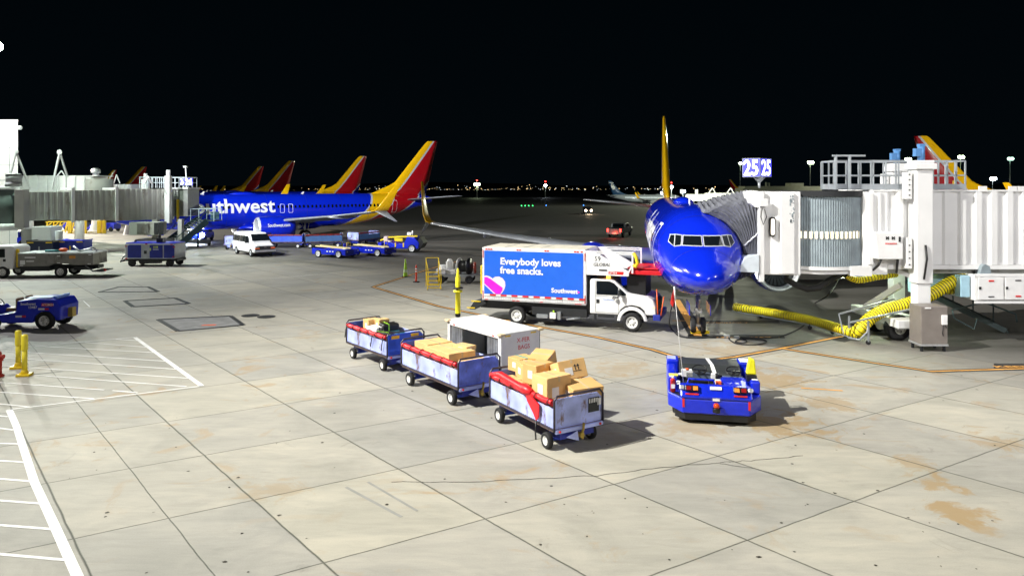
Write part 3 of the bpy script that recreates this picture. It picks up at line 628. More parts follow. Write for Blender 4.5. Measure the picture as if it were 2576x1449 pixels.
# right jet: chock, cable, tow flag
# ------------------------------------------------------------------ right boarding bridge (parallel to x, near face y=28.4)
NB=28.4
def ribbed(k,x0,x1,yf,sg,z0,z1,pitch=.62,dep=.10):
    pts=[];x=x0
    while x<x1:
        for a,b in((0,0),(.30,0),(.36,1),(.58,1),(.62,0)):
            q=x+a*pitch/.62
            if q<x1: pts.append((q,yf-sg*b*dep))
        x+=pitch
    pts.append((x1,yf)); 
    for i in range(len(pts)-1):
        if pts[i]==pts[i+1]: continue
        k.quad((pts[i][0],pts[i][1],z0),(pts[i+1][0],pts[i+1][1],z0),(pts[i+1][0],pts[i+1][1],z1),(pts[i][0],pts[i][1],z1))
def WB(px,y=NB): return (px-CX)/F*y      # world x of a picture column at depth y
def WZ(py,y=NB): return H-(py-Y0)/F*y
br=thing('boarding_bridge','white corrugated boarding bridge reaching the nose-on jet at gate 25','boarding bridge',(15.5,29.7,0))
def bpart(k,n,m,par=None,**kw): return k.build(n,m,par or br,world=True,**kw)
x0=WB(2335)
k=M(); ribbed(k,14.9,40,NB,1,3.1,5.98); k.bx(14.9,40,NB+.1,31.2,3.1,5.98); bpart(k,'tunnel',m_bridge)
k=M(); k.bx(14.3,40,NB-.1,31.35,5.985,6.05); k.bx(14.85,40,NB-.12,31.3,2.92,3.09); bpart(k,'roof_and_floor_frame',m_bridge)
k=M(); k.bx(14.9,40,NB+.2,31.0,2.72,2.9); bpart(k,'underfloor_duct',m_bridge_gray)
k=M(); [k.box((WB(px),NB-.05,6.12),(.3,.08,.16)) for px in(2470,2545,2568)]; bpart(k,'lifting_lug',m_bridge)
# flat vestibule between drum and tunnel
k=M(); k.bx(WB(2168),14.88,28.32,31.3,2.7,5.98); k.bx(WB(2180),WB(2192),28.2,28.32,3.1,5.95); k.bx(WB(2205),WB(2213),28.24,28.32,3.1,5.95); bpart(k,'vestibule',m_bridge,bevel=.03)
k=M(); k.bx(WB(2130),WB(2192,28.1),28.05,28.31,2.68,3.06); bpart(k,'corner_bracket',m_bridge)
# drum with roll curtain
cx,cy,rd=12.55,30.15,2.12
k=M(); n=110; pts=[]
for i in range(n+1):
    t=R(200+140*i/n); r=rd+(.035 if i%2 else -.0); pts.append((cx+r*math.cos(t),cy+r*math.sin(t)))
for i in range(n): k.quad((*pts[i],3.05),(*pts[i+1],3.05),(*pts[i+1],5.8),(*pts[i],5.8))
bpart(k,'roll_curtain',m_bluegray)
k=M()
for i in range(n):
    if 8<i<104 and i%4 in(1,2) and i<82:
        a,b=pts[i],pts[i+1]; s=1.02
        k.quad((cx+(a[0]-cx)*s,cy+(a[1]-cy)*s,4.15),(cx+(b[0]-cx)*s,cy+(b[1]-cy)*s,4.15),(cx+(b[0]-cx)*s,cy+(b[1]-cy)*s,4.42),(cx+(a[0]-cx)*s,cy+(a[1]-cy)*s,4.42))
bpart(k,'curtain_window',e_warm)
def arcband(k,r0,z0,z1,a0=196,a1=344,n=30):
    o=[(cx+r0*math.cos(R(a0+(a1-a0)*i/n)),cy+r0*math.sin(R(a0+(a1-a0)*i/n))) for i in range(n+1)]; k.prism([*o],'z',z0,z1)
k=M(); arcband(k,rd+.12,5.80,6.02); bpart(k,'drum_roof_band',m_dark)
k=M(); arcband(k,rd+.06,2.90,3.04); arcband(k,rd-.05,2.74,2.86,200,330); bpart(k,'drum_floor_rim',m_bridge)
# cab
k=M(); k.prism([(9.82,28.25),(11.28,27.95),(12.0,31.9),(10.5,31.9)],'z',2.72,5.98); bpart(k,'cab',m_bridge,bevel=.04)
k=M(); fr=lambda px:(px-CX)/F*28.0; k.bx(fr(1962),fr(1996),27.88,28.02,2.78,5.95); k.bx(9.70,9.90,28.05,28.3,2.45,6.0); bpart(k,'cab_corner_post',m_bridge,bevel=.02)
yy=27.93; a=P(1944,571,28.08)
k=M(); k.prism(rrect(fr(1937),fr(1951),WZ(596,28),WZ(546,28),.1),'y',28.0,28.12); w=bpart(k,'cab_window',m_rubber)
k=M(); k.prism(rrect(fr(1939.5),fr(1948.5),WZ(592,28),WZ(550,28),.07),'y',27.985,27.999); k.build('window_glass',emat('cab_window_light',(1,.9,.72),.9),w,world=True)
k=M(); k.box((fr(1920),27.98,5.55),(.34,.14,.3)); bpart(k,'junction_box',m_white,bevel=.02)
k=M(); k.tube([(fr(1916),27.93,5.35),(fr(1912),27.9,5.0),(fr(1918),27.9,4.7),(fr(1926),27.9,5.0),(fr(1922),27.93,5.3)],.02); bpart(k,'cable_loop',m_black)
rr_=random.Random(5); k=M()
for i in range(26):
    x=fr(rr_.uniform(1984,1994)); z=WZ(rr_.uniform(490,560),28); s=rr_.uniform(.015,.06); k.box((x,27.872,z),(s,.01,s*rr_.uniform(1,3)))
bpart(k,'peeled_paint',m_bluegray)
k=M(); k.sph((10.3,29.9,2.42),.09,10); k.bx(10.2,10.4,29.85,30.0,2.48,2.74); bpart(k,'underside_lamp',emat('underside_glow',(.85,1,.95),18))
# bellows canopy
def ucab(t):   # near bottom -> near top -> far top -> far bottom
    L_=[Vector((9.78,28.2,2.85)),Vector((9.78,28.2,5.95)),Vector((10.45,31.85,5.95)),Vector((10.5,31.9,2.85))]; c=[0,.36,.64,1]
    for i in range(3):
        if t<=c[i+1]: u=(t-c[i])/(c[i+1]-c[i]); return L_[i].lerp(L_[i+1],u)
    return L_[3]
def ufus(t):
    if t<=.44:
        u=t/.44; th=-35+u*120; s=3.05+.9*u
    elif t<=.6: u=(t-.44)/.16; th=85; s=3.95+2.7*u
    else: u=(t-.6)/.4; th=85-u*120; s=6.65
    zt,zb,w=fz(s); q=R(th); return JR(s,(w+.03)*math.cos(q),(zt+zb)/2+((zt-zb)/2+.03)*math.sin(q))
k=M(); nu,nv=22,44; g=[]
for i in range(nu+1):
    u=i/nu; row=[]
    for j_ in range(nv+1):
        t=j_/nv; a=ucab(t); b=ufus(t); p=a.lerp(b,u); sag=math.sin(PI*u)
        out=Vector((-.25,-.65,0)) if t<.36 else (Vector((-.2,-.1,.75)) if t<.64 else Vector((0,.4,0)))
        if .30<t<.42: out=Vector((-.25,-.38,.45))
        am=(.13 if i%2 else -.07)
        am*=(.35+.65*min(1,t*3)) if t<.36 else 1
        p=p+out*(sag*.10+ (am if 0<i<nu else 0)*1.0); p.z+=.02*math.sin(j_*1.7+i*2.1); row.append(p)
    g.append(row)
vs=[p for r_ in g for p in r_]; fs=[(i*(nv+1)+j_,i*(nv+1)+j_+1,(i+1)*(nv+1)+j_+1,(i+1)*(nv+1)+j_) for i in range(nu) for j_ in range(nv)]
k.add(vs,fs,False); bel=bpart(k,'bellows_canopy',m_canvas)
k=M(); k.tube([p+Vector((-.03,-.06,0)) for p in[g[i][8] for i in range(1,20,2)]],.03,6); k.build('canopy_strap',m_label,bel,world=True)
k=M(); q=lambda px,py,D:P(px,py,D)
k.add([q(1880,482,28.1),q(1902,480,28.1),q(1912,482,28.1),q(1912,524,28.1),q(1900,522,28.1),q(1888,512,28.1)]+[v+Vector((.1,.9,0)) for v in[q(1880,482,28.1),q(1902,480,28.1),q(1912,482,28.1),q(1912,524,28.1),q(1900,522,28.1),q(1888,512,28.1)]],[(0,1,2,3,4,5),(11,10,9,8,7,6)]+[(i,(i+1)%6,6+(i+1)%6,6+i) for i in range(6)]); bpart(k,'canopy_hood',m_bridge)
pp=[q(1862,684,28),q(1864,664,28),q(1876,650,28),q(1909,641,28),q(1909,686,28)]
k=M(); k.add(pp+[v+Vector((.25,1.5,0)) for v in pp],[(0,1,2,3,4),(9,8,7,6,5)]+[(i,(i+1)%5,5+(i+1)%5,5+i) for i in range(5)]); bpart(k,'cab_floor_bumper',mat('pale_panel',(.62,.68,.74),.4))
# lift columns and wheel bogie
for nm,yc,pxc,zt_,m_ in(('lift_column',28.0,2316,7.2,m_bridge),('lift_column',31.7,2255,7.2,m_bridge)):
    xc=(pxc-CX)/F*yc+(.0 if yc<30 else 0)
    k=M(); k.bx(xc-.32,xc+.32,yc-.3,yc+.3,2.42,zt_-.35); k.bx(xc-.42,xc+.42,yc-.4,yc+.4,zt_-.35,zt_-.12); k.bx(xc-.36,xc+.36,yc-.34,yc+.34,zt_-.12,zt_); c=bpart(k,nm,m_,bevel=.03)
    k=M(); k.bx(xc-.26,xc+.26,yc-.24,yc+.24,.95,2.42); k.build('inner_column',m_bridge,c,world=True,bevel=.02)
    k=M(); k.bx(xc-.62,xc-.42,yc-.15,yc+.2,5.7,6.75); k.bx(xc-.62,xc-.42,yc-.15,yc+.2,3.0,4.2); k.build('mounting_plate',m_bridge,c,world=True,bevel=.01)
    k=M(); [k.cyl((xc-.52,yc-.17,z),(xc-.52,yc-.14,z),.03,n=8) for z in(5.85,6.05,6.25,6.45,6.65,3.15,3.4,3.65,3.9)]; k.build('bolt',m_dark,c,world=True)
    k=M(); k.cyl((xc+.02,yc,zt_),(xc+.02,yc,zt_+.55),.13,n=12); k.box((xc-.16,yc-.02,zt_+.32),(.2,.22,.3)); k.box((xc+.02,yc,zt_+.6),(.22,.22,.1)); k.build('lift_motor',mat('motor_blue',(.08,.22,.48),.4),c,world=True)
xa=WB(2300,28)
k=M(); k.bx(15.1,16.3,28.0,31.9,.62,.95); k.cyl((15.3,29.9,.52),(15.9,29.9,.52),.3); bog=bpart(k,'wheel_bogie',m_bridge,bevel=.03)
k=M(); k.bar((15.75,29.0,2.2),(14.9,30.2,1.1),.22); k.bar((15.9,28.1,2.6),(15.0,29.2,3.0),.16); k.build('diagonal_brace',m_bridge,bog,world=True)
for yc in(28.9,30.6):
    wheel(bog,tuple(Vector((WB(2278,28.3),yc,.52))-br.location-Vector((0,0,0))),.52,.42,m_hub,ax=(.12,-1,0),hub=.5)
# roof railing
k=M(); za=6.06
def rail(a,b,n,h=1.15):
    a,b=Vector(a),Vector(b); u=Vector((0,0,h))
    k.bar(a+u,b+u,.06); k.bar(a+u*.5,b+u*.5,.05); k.bar(a+Vector((0,0,.12)),b+Vector((0,0,.12)),.03,.22)
    for i in range(n+1): p=a.lerp(b,i/n); k.bar(p,p+u,.05)
xl=WB(2074,29.6); xr=WB(2428,28.6)
rail((xl,28.6,za),(WB(2292,28.6),28.6,za),6); rail((WB(2338,28.6),28.6,za),(xr,28.6,za),4); rail((xl,28.6,za),(xl+.05,29.9,za),2); rail((xr,28.6,za),(xr,29.9,za),2); rail((xl,29.9,za),(xr,29.9,za),10)
xg=WB(2098,28.5); k.bx(xg,xg+.06,28.35,28.5,za,za+1.35); k.bx(xg+.55,xg+.61,28.35,28.5,za,za+1.35); k.bar((xg-.1,28.42,za+1.35),(xg+1.2,28.42,za+1.35),.07)
bpart(k,'roof_railing',mat('galvanised_rail',(.36,.39,.42),.45,metal=.3))
# control cabinet on the near wall
k=M(); k.prism([(WB(2200,27.9),WZ(585,27.9)),(WB(2270,27.9),WZ(584,27.9)),(WB(2270,27.9),WZ(652,27.9)),(WB(2208,27.9),WZ(652,27.9))],'y',27.85,28.33); cb=bpart(k,'control_cabinet',m_white,bevel=.02)
xq=WB(2242,27.84); lettering(cb,'M  M',Vector((WB(2228,27.84),27.84,WZ(603,27.84)))-br.location,(1,0,0),(0,0,1),.17,m_black,.04)
k=M(); [k.box((WB(2229+i*5,27.84),27.84,WZ(613,27.84)),(.04,.02,.05)) for i in range(6)]; k.build('indicator',m_redp,cb,world=True)
k=M(); k.box((WB(2263,27.84),27.83,WZ(602,27.84)),(.07,.04,.2)); k.build('handle',m_dark,cb,world=True)
k=M(); k.tube([(WB(2220,27.9),28.0,WZ(652,28)),(WB(2216,27.9),28.1,WZ(668,28)),(WB(2208,27.9),28.5,2.75)],.05); k.tube([(WB(2262,27.9),28.0,WZ(652,28)),(WB(2262,27.9),28.1,2.8)],.05); k.tube([(WB(2327,27.7),27.66,WZ(615,28)),(WB(2329,27.7),27.62,WZ(650,28)),(WB(2323,27.7),27.66,WZ(700,28))],.04); bpart(k,'power_cable',m_black)
k=M(); k.prism([(-.22,0),(.24,0),(.17,.34),(0,.42),(-.12,.34)],'y',-.12,.12); o=bpart(k,'conduit_cover',m_bluegray); o.location=Vector((WB(2474,28.2),28.2,2.72))-br.location; 
o.data.transform(Matrix.Translation(br.location))
# sheet steel cabinet standing by the bogie
t=thing('equipment_cabinet','brown-gray steel cabinet at the foot of the bridge lift column','cabinet',(WB(2335,27.2),27.2,0))
k=M(); k.box((0,0,.99),(1.0,.8,1.42)); k.build('cabinet_body',m_steel,t,bevel=.02); k=M(); k.box((0,0,.25),(1.04,.85,.07)); k.build('base_rail',m_alu,t)
k=M(); [k.bx(x-.04,x+.04,y-.04,y+.04,0,.22) for x in(-.42,.42) for y in(-.3,.3)]; k.build('cabinet_foot',m_dark,t)
k=M(); k.box((.36,-.43,1.2),(.2,.08,.36)); k.build('meter_box',m_white,t,bevel=.015); k=M(); k.tube([(.32,-.42,1.02),(.30,-.42,.7),(.32,-.42,.6)],.015); k.tube([(.38,-.42,1.02),(.42,-.44,.92),(.46,-.42,.9)],.015); k.build('hanging_wire',m_black,t)
k=M(); k.box((-.25,-.41,1.64),(.22,.03,.05)); k.build('name_plate',m_label,t)
# hanging white equipment boxes under the tunnel
t=thing('air_conditioning_unit','long white air conditioning unit hung under the right bridge','cooling unit',(20.2,28.9,1.3))
z1,z0=WZ(692,28.0),WZ(756,28.0); xL=WB(2452,28.0)
k=M(); k.bx(xL,28,28.0,30.4,z0,z1); k.bx(xL-.03,28,27.97,28.0,z1-.06,z1+.05); k.bx(xL-.03,28,27.96,28.0,z0-.12,z0-.02); k.build('unit_body',m_white,t,world=True,bevel=.015)
for i in range(4):
    xa_=xL+.1+i*1.05*(1 if i else 1); k=M(); k.bx(xa_,xa_+.98,27.93,27.97,z0+.04,z1-.08); d=k.build('access_door',m_white,t,world=True,bevel=.01)
    k=M(); k.box((xa_+.5,27.92,z1-.22 if i%2==0 else z0+.18),(.2,.02,.06)); k.build('warning_label',m_redp,d,world=True)
    k=M(); k.box((xa_+.5,27.92,z0+.16 if i%2==0 else z1-.2),(.22,.02,.04)); k.box((xa_+.06,27.92,(z0+z1)/2),(.08,.03,.1)); k.build('latch',m_dark,d,world=True)
k=M(); k.bx(xL-.42,xL-.06,28.2,28.6,z0+.1,z1-.05); k.bx(xL-1.3,xL-.45,29.2,30.4,z0-.0,z1+.2); k.build('side_box',mat('light_blue_box',(.35,.55,.66),.4),t,world=True,bevel=.02)
k=M(); [k.bar((x,y,z1),(x,y,2.9),.08) for x in(xL+.3,xL+4) for y in(28.3,30.1)]; k.build('hanger',m_dark,t,world=True)
# hoses
def hose(name,lab,pts,r,grp=None,band=.11,m_=None):
    P_=[Vector(p) for p in pts]; cum=[0]
    for a,b in zip(P_,P_[1:]): cum.append(cum[-1]+(b-a).length)
    def at_(d):
        i=max(0,min(len(P_)-2,int(np.searchsorted(cum,d))-1)); t=(d-cum[i])/(cum[i+1]-cum[i]); p0=P_[max(i-1,0)];p1=P_[i];p2=P_[i+1];p3=P_[min(i+2,len(P_)-1)]
        return .5*((2*p1)+(p2-p0)*t+(2*p0-5*p1+4*p2-p3)*t*t+(3*p1-p0-3*p2+p3)*t**3)
    n=int(cum[-1]/band*2); c=[at_(cum[-1]*i/n) for i in range(n+1)]
    t=thing(name,lab,'air hose',P_[0],0,grp); k=M(); k.tube(c,[r*(1.05 if i%2 else .95) for i in range(n+1)],14); k.build('fabric_tube',m_ or m_hose,t,world=True)
    k=M()
    for i in range(0,n,2):
        d=(c[i+1]-c[i]).normalized(); k.cyl(c[i]-d*.012,c[i]+d*.012,r*1.045,n=14)
    k.build('coil_band',m_black,t,world=True); return t,c
hose('air_hose','thick yellow ribbed hose climbing from the ground to the bridge cooling unit',[P(2428,700,28.7),P(2390,712,28.7),P(2340,742,28.7),P(2280,765,28.7),P(2230,778,28.7),P(2190,800,28.6),P(2164,826,28.5),P(2152,838,28.6)],.24,'yellow air hoses')
h2,c2=hose('air_hose','flattened yellow hose lying in a metal cradle towards the nose-on jet',[P(2162,842,28.6),P(2120,829,29.2),P(2067,813,30.5),P(2020,801,31.5),P(1960,790,32.6),P(1905,781,33.7),P(1850,772,34.8)],.19,'yellow air hoses',.13)
hose('air_hose','yellow hose slung under the bridge cab corner',[(13.6,29.2,2.6),(14.2,29.4,2.35),(15,29.3,2.5),(15.8,29.4,2.6)],.13,'yellow air hoses')
hose('air_hose','short yellow hose looping below the bridge behind the lift column',[(16.9,29.3,2.75),(17.3,29.4,2.2),(18.0,29.3,1.95),(18.6,29.3,2.45)],.16,'yellow air hoses')
t=thing('hose_cradle','wheeled metal cradle carrying the yellow hose along the apron','cradle',G(2165,850))
k=M()
for off in(-.2,.2):
    k.tube([Vector((p.x+off*.2,p.y+off,max(.12,p.z-.2))) for p in c2[::4]],.022,6)
for p in c2[2::9]: k.tube([(p.x-.04,p.y-.24,p.z+.02),(p.x-.04,p.y-.2,max(.12,p.z-.22)),(p.x+.04,p.y+.2,max(.12,p.z-.22)),(p.x+.04,p.y+.24,p.z+.02)],.018,6)
k.build('cradle_rail',m_gray,t,world=True)
k=M(); a=P(2110,790,28.6); b=P(2250,752,28.9); c_=P(2135,812,28.0); d_=P(2290,778,28.2)
k.bar(a,b,.06); k.bar(c_,d_,.06); k.bar(a,Vector((a.x+.1,a.y-.2,.35)),.04); k.bar(P(2184,808,28),Vector((P(2184,808,28).x,28,.12)),.07); k.bar(P(2136,795,28.3),P(2136,826,28.3),.06); k.tube([P(2184,812,28),Vector((13.9,28.0,.5)),Vector((13.6,28,.2)),Vector((13.3,28.3,.2))],.03); k.build('cradle_frame',m_gray,t,world=True)
for x,y in((13.94,28.0),(13.9,29.0),(13.45,30.0),(12.9,31.0),(11.7,33.6)):
    k=M(); k.cyl((x,y-.03,.09),(x,y+.03,.09),.09,n=14); k.bar((x,y,.1),(x,y,.25),.04); k.build('caster',m_rubber,t,world=True)
# service stairs lying under the bridge
t=thing('service_stairs','folded metal service stairs in the shade under the right bridge','stairs',(19,31.5,0))
k=M(); a0,a1=P(2300,722,31.5),P(2530,832,30.2); off=Vector((.15,1.0,.15))
for o_ in(Vector(),off): k.bar(a0+o_,a1+o_,.08,.22); k.bar(a0+o_+Vector((0,0,.9)),a1+o_+Vector((-.5,0,1.1)),.05)
for i in range(9): p=a0.lerp(a1,(i+.5)/9); k.bar(p,p+off,.25,.04); 
for i in range(5): p=a0.lerp(a1,i/4.6); k.bar(p,p+Vector((0,0,.92)),.04)
k.bar(a1,Vector((a1.x+.1,a1.y,.05)),.08); k.build('stair_flight',mat('green_gray_steel',(.09,.12,.12),.45,metal=.5),t,world=True)
k=M(); k.tube([P(2395,778,28.9),P(2400,800,28.9),P(2450,828,28.9),P(2458,800,28.9)],.03); k.tube([P(2395,780,29.4),P(2475,760,29.4),P(2555,790,29.4),P(2558,810,29.4)],.035); k.build('handrail',mat('green_gray_steel2',(.1,.15,.16),.4,metal=.5),t,world=True)
# ground cables
def cable(lab,pts,r=.03):
    P_=[Vector(p) for p in pts]; c=[]
    for i in range(len(P_)-1):
        p0=P_[max(i-1,0)];p1=P_[i];p2=P_[i+1];p3=P_[min(i+2,len(P_)-1)]
        for s in range(6): t=s/6; c.append(.5*((2*p1)+(p2-p0)*t+(2*p0-5*p1+4*p2-p3)*t*t+(3*p1-p0-3*p2+p3)*t**3))
    c.append(P_[-1]); t=thing('power_cable',lab,'cable',P_[0],0,'black cables by the nose-on jet'); k=M(); k.tube(c,r,7); k.build('cable_sheath',m_rubber,t,world=True); return t
z=.035
t=cable('thin black cable hanging from the jet nose and looping over the apron',[P(1700,745,30),P(1689,775,29.6),P(1684,810,29.2),G(1690,828,z),G(1712,846,z),G(1760,850,z),G(1800,847,z),G(1822,846,z)])
k=M(); k.box(G(1828,845,.05),(.25,.09,.1)); k.build('plug',m_gray,t,world=True)
t=cable('black cable lying in a curled loop right of the nose gear',[G(2035,808,z),G(2008,828,z),G(1965,846,z),G(1925,850.5,z),G(1880,849,z),G(1862,848,z)])
t=cable('small coil of black cable on the apron below the painted lettering',[G(1832,849,z),G(1840,858,z),G(1858,865,z),G(1900,867,z),G(1928,861,z),G(1920,855,z),G(1885,853,z),G(1862,853,z),G(1850,860,z),G(1872,862,z),G(1878,857,z),G(1862,851,z)],.025)
k=M(); k.box(G(1853,848,.05),(.2,.09,.1)); k.build('plug',m_gray,t,world=True)
t=thing('drain_hose','thick black hose sagging below the bridge cab past the jet engine','hose',(12.2,29,2.7)); k=M(); k.tube([(11.2,29,2.7),P(1975,700,29),P(2000,716,29),P(2030,727,29),P(2060,724,29),P(2085,706,29),P(2115,690,29),(13.6,29.3,2.65)],.13,10); k.build('hose_tube',m_rubber,t,world=True)
t=cable('thin dark cable with a taped joint hanging in the shade under the bridge',[(14.9,31,2.7),P(2190,700,31),P(2160,703,31),P(2130,692,31),P(2112,700,31),P(2098,722,31),P(2080,745,31),G(2050,762,z)],.03)
k=M(); k.box(P(2121,696,31),(.3,.1,.12)); k.build('taped_joint',m_label,t,world=True)
k=M(); k.bx(-.38,.38,-.09,.09,0,.12); o=k.build('wheel_chock',m_yellow,bevel=.02); q=G(1757,836); o.location=(q.x,q.y-.25,0); tag(o,'low wheel chock bar in front of the nose gear','chock')
# gate sign
def gate_sign(loc,sc,txt,lab,rz=0):
    t=thing('gate_sign',lab,'gate sign',loc,rz); w,h=1.0*sc,.78*sc; ang=R(52)
    k=M(); tri=[(0,-.42*sc),(.92*sc,0.18*sc),(0,.3*sc),(-.92*sc,.18*sc)]; 
    k.prism([(-.66*sc,.22*sc),(-.06*sc,-.2*sc),(.60*sc,.36*sc)],'z',.0,h); b=k.build('sign_box',m_gray,t)
    Lp,C,Rp=Vector((-.66*sc,.22*sc,0)),Vector((-.06*sc,-.2*sc,0)),Vector((.60*sc,.36*sc,0))
    for a,c in((Lp,C),(C,Rp)):
        r=(c-a).normalized(); n=Vector((r.y,-r.x,0)); ln=(c-a).length; k=M(); e=.035*sc
        o=a+n*.012; k.quad(o+r*e+Vector((0,0,e)),o+r*(ln-e)+Vector((0,0,e)),o+r*(ln-e)+Vector((0,0,h-e)),o+r*e+Vector((0,0,h-e))); f=k.build('sign_face',e_sign,b)
        vs,fs=textmesh(txt,.88*sc,.02,align='CENTER'); k=M(); s=.80*ln/max(.01,max(v.x for v in vs)-min(v.x for v in vs)); k.add([a+n*.02+r*(ln/2+v.x*s)+Vector((0,0,.09*sc+v.y)) for v in vs],fs); k.build('sign_number',e_digit,f)
    k=M(); k.cyl((0,.1*sc,-.45*sc),(0,.1*sc,-.22*sc),.05*sc); k.cyl((0,.1*sc,-.22*sc),(0,.1*sc,0),.06*sc,.26*sc,n=6); k.build('sign_stem',m_gray,t); return t
q=P(1912,446,30.4); gate_sign((q.x,q.y,q.z),1.03,'25','two faced blue lit sign reading 25 on the right bridge cab')
# ------------------------------------------------------------------ catering truck (local x forward, origin under the rear wheel, near side y=-)
ht=math.atan2(-.327,.945); t=thing('catering_truck','white cab catering truck with blue box body raised beside the nose-on jet','truck',(.21+.38*.327,32.15+.38*.945,0),ht)
TR=t; yn=-.42
m_rool=mat('box_roof',(.66,.62,.52),.55,dirt=(.4,.36,.3)); m_ad=mat('sky_blue_panel',(.015,.13,.72),.35,var=.04,coat=.2); m_pink=mat('magenta_panel',(.80,.01,.62),.4,var=.03)
k=M(); k.bx(-1.66,3.18,-.38,2.02,1.03,3.42); bx_=k.build('cargo_box',m_white,t,bevel=.02)
k=M(); k.bx(-1.6,3.12,-.3,1.94,3.42,3.445); k.build('box_roof',m_rool,bx_); k=M(); [k.bx(x,x+.02,-.3,1.94,3.445,3.455) for x in(-.6,.3,1.1)]; k.build('roof_seam',m_gray,bx_)
k=M(); k.bx(-1.56,3.06,-.395,-.38,1.32,3.28); ad=k.build('blue_side_panel',m_ad,bx_)
k=M(); [k.bx(-1.66,3.18,-.40,-.38,a,b) for a,b in((1.03,1.10),(1.20,1.23))]; [k.bx(-1.62+i*.11,-1.61+i*.11,-.393,-.38,1.1,1.2) for i in range(43)]; k.build('lower_rail',m_alu,bx_)
k=M(); yy=-.41
for i in range(9): k.bx(-1.28+i*.52,-1.0+i*.52,-.405,-.395,1.24,1.315)
for x in(-1.5,-1.38,-1.26,.0,.12,1.3,1.42,2.65,2.77,2.95): k.bx(x,x+.09,-.40,-.38,3.32,3.37)
for x in(-1.5,.0,-.2,1.1,2.7,2.85): k.bx(x,x+.14,-.41,-.40,1.05,1.08)
[k.bx(x,x+.03,-.40,-.38,z0,z0+.35) for x in(-1.63,3.12) for z0 in(2.95,1.1)]; k.build('reflector',m_redp,bx_)
k=M()
# heart emblem, clipped at the panel corner
def cut(pts): return [(max(-1.55,x),max(1.33,z)) for x,z in pts]
def heart(cx,cz,s):
    o=[]
    for i in range(60):
        a=2*PI*i/60; x=16*math.sin(a)**3; z=13*math.cos(a)-5*math.cos(2*a)-2*math.cos(3*a)-math.cos(4*a); ca,sa=math.cos(R(20)),math.sin(R(20)); o.append((cx+s*(x*ca+z*sa)/16,cz+s*(-x*sa*0.6+z*ca)/16))
    return o
k=M(); k.prism([(-1.55,2.12),(-1.45,2.14),(-1.28,2.10),(-1.15,2.02),(-1.02,2.10),(-.84,2.12),(-.66,2.05),(-.55,1.9),(-.53,1.72),(-.60,1.52),(-.74,1.33),(-1.08,1.33),(-1.55,1.72)],'y',-.401,-.395); hb=k.build('heart_emblem',mat('pale_pink',(.80,.66,.78),.4,var=.02),bx_)
k=M(); k.prism([(-1.55,2.07),(-1.42,2.08),(-1.25,2.0),(-.66,1.62),(-.68,1.50),(-.78,1.33),(-1.0,1.33),(-1.55,1.78)],'y',-.406,-.4015); k.build('heart_stripe',m_pink,hb)
def tl(txt,x,z,s,m,b=.025,n='lettering',sh=0,y=-.398): return lettering(bx_ if y==-.398 else cabf,txt,(x,y,z),(1,0,0),(0,0,1),s,m,b,sh,name=n)
tl('Everybody loves',-.78,2.68,.43,m_lit,.03); tl('free snacks.',-.78,2.28,.43,m_lit,.03); tl('Southwest',1.62,1.52,.28,m_lit,.03)
k=M(); k.sph((2.86,-.40,1.58),.05,10,(1,.3,1)); k.build('small_heart',m_pink,bx_)
k=M(); k.tube([(-1.66,-.2,1.25),(-1.78,-.2,1.3),(-1.78,-.2,2.55),(-1.66,-.2,2.6)],.035); k.build('rear_grab_rail',m_yellow,bx_)
k=M(); k.bx(-1.9,6.0,.05,.2,.6,.84); k.bx(-1.9,6.0,1.4,1.55,.6,.84); k.bx(-1.5,3.2,-.2,1.8,.84,1.03); k.bx(.7,3.2,-.3,.2,.48,.84); k.build('chassis',m_dark,t)
k=M(); k.prism([(-1.66,1.0),(-2.1,.93),(-2.35,.55),(-2.05,.55),(-1.5,.85)],'y',-.3,1.9); k.build('rear_platform',m_dark,t,bevel=.02); k=M(); k.box((-2.0,-.31,.93),(.45,.03,.04)); k.box((-2.25,-.31,.62),(.4,.03,.04)); k.build('platform_edge',m_yellow,t)
k=M(); k.box((1.7,-.36,.5),(.28,.2,.26)); k.build('battery_box',m_white,t,bevel=.02); k=M(); k.box((1.98,-.33,.52),(.14,.25,.34)); k.box((1.2,-.33,.45),(.5,.2,.16)); k.cyl((2.3,-.3,.35),(2.9,-.3,.45),.04); k.build('underframe_gear',m_gray,t); k=M(); k.sph((1.72,-.36,.68),.05); k.build('filler_cap',m_lime,t)
for x in(0,5.18):
    for y,sd in((-.3,1),(1.94,-1)): wheel(t,(x,y,.41),.41,.26,m_hub,ax=(0,-1,0),side=sd,hub=.62)
k=M(); k.cyl((0,-.1,.41),(0,1.8,.41),.09); k.cyl((5.18,-.1,.41),(5.18,1.8,.41),.07); k.build('axle',m_dark,t)
# cab
k=M(); prof=[(3.32,.66),(3.32,2.12),(3.42,2.2),(4.25,2.2),(4.42,2.13),(4.95,1.66),(5.1,1.60),(5.85,1.5),(6.08,1.36),(6.16,1.1),(6.18,.72),(5.74,.72),(5.68,.9),(5.5,1.04),(5.18,1.1),(4.86,1.04),(4.68,.9),(4.6,.66)]
k.prism(prof,'y',-.26,1.9); cab_=k.build('cab',m_white,t,bevel=.07,seg=3); cabf=cab_
k=M()
for sd,y0_ in((-1,-.27),(1,1.91)):
    k.loft([[(5.18+(r)*math.cos(R(a)),y0_+sd*d,.41+(r)*math.sin(R(a))) for a in range(8,180,12)] for r,d in((.50,0),(.66,0),(.64,.1),(.52,.1))],False,closed=False)
k.build('wheel_arch',m_white,cab_)
k=M(); k.prism([(3.62,1.52),(3.62,2.1),(4.2,2.1),(4.40,2.02),(4.56,1.86),(4.56,1.52)],'y',-.275,-.262); k.build('side_window',m_glass,cab_)
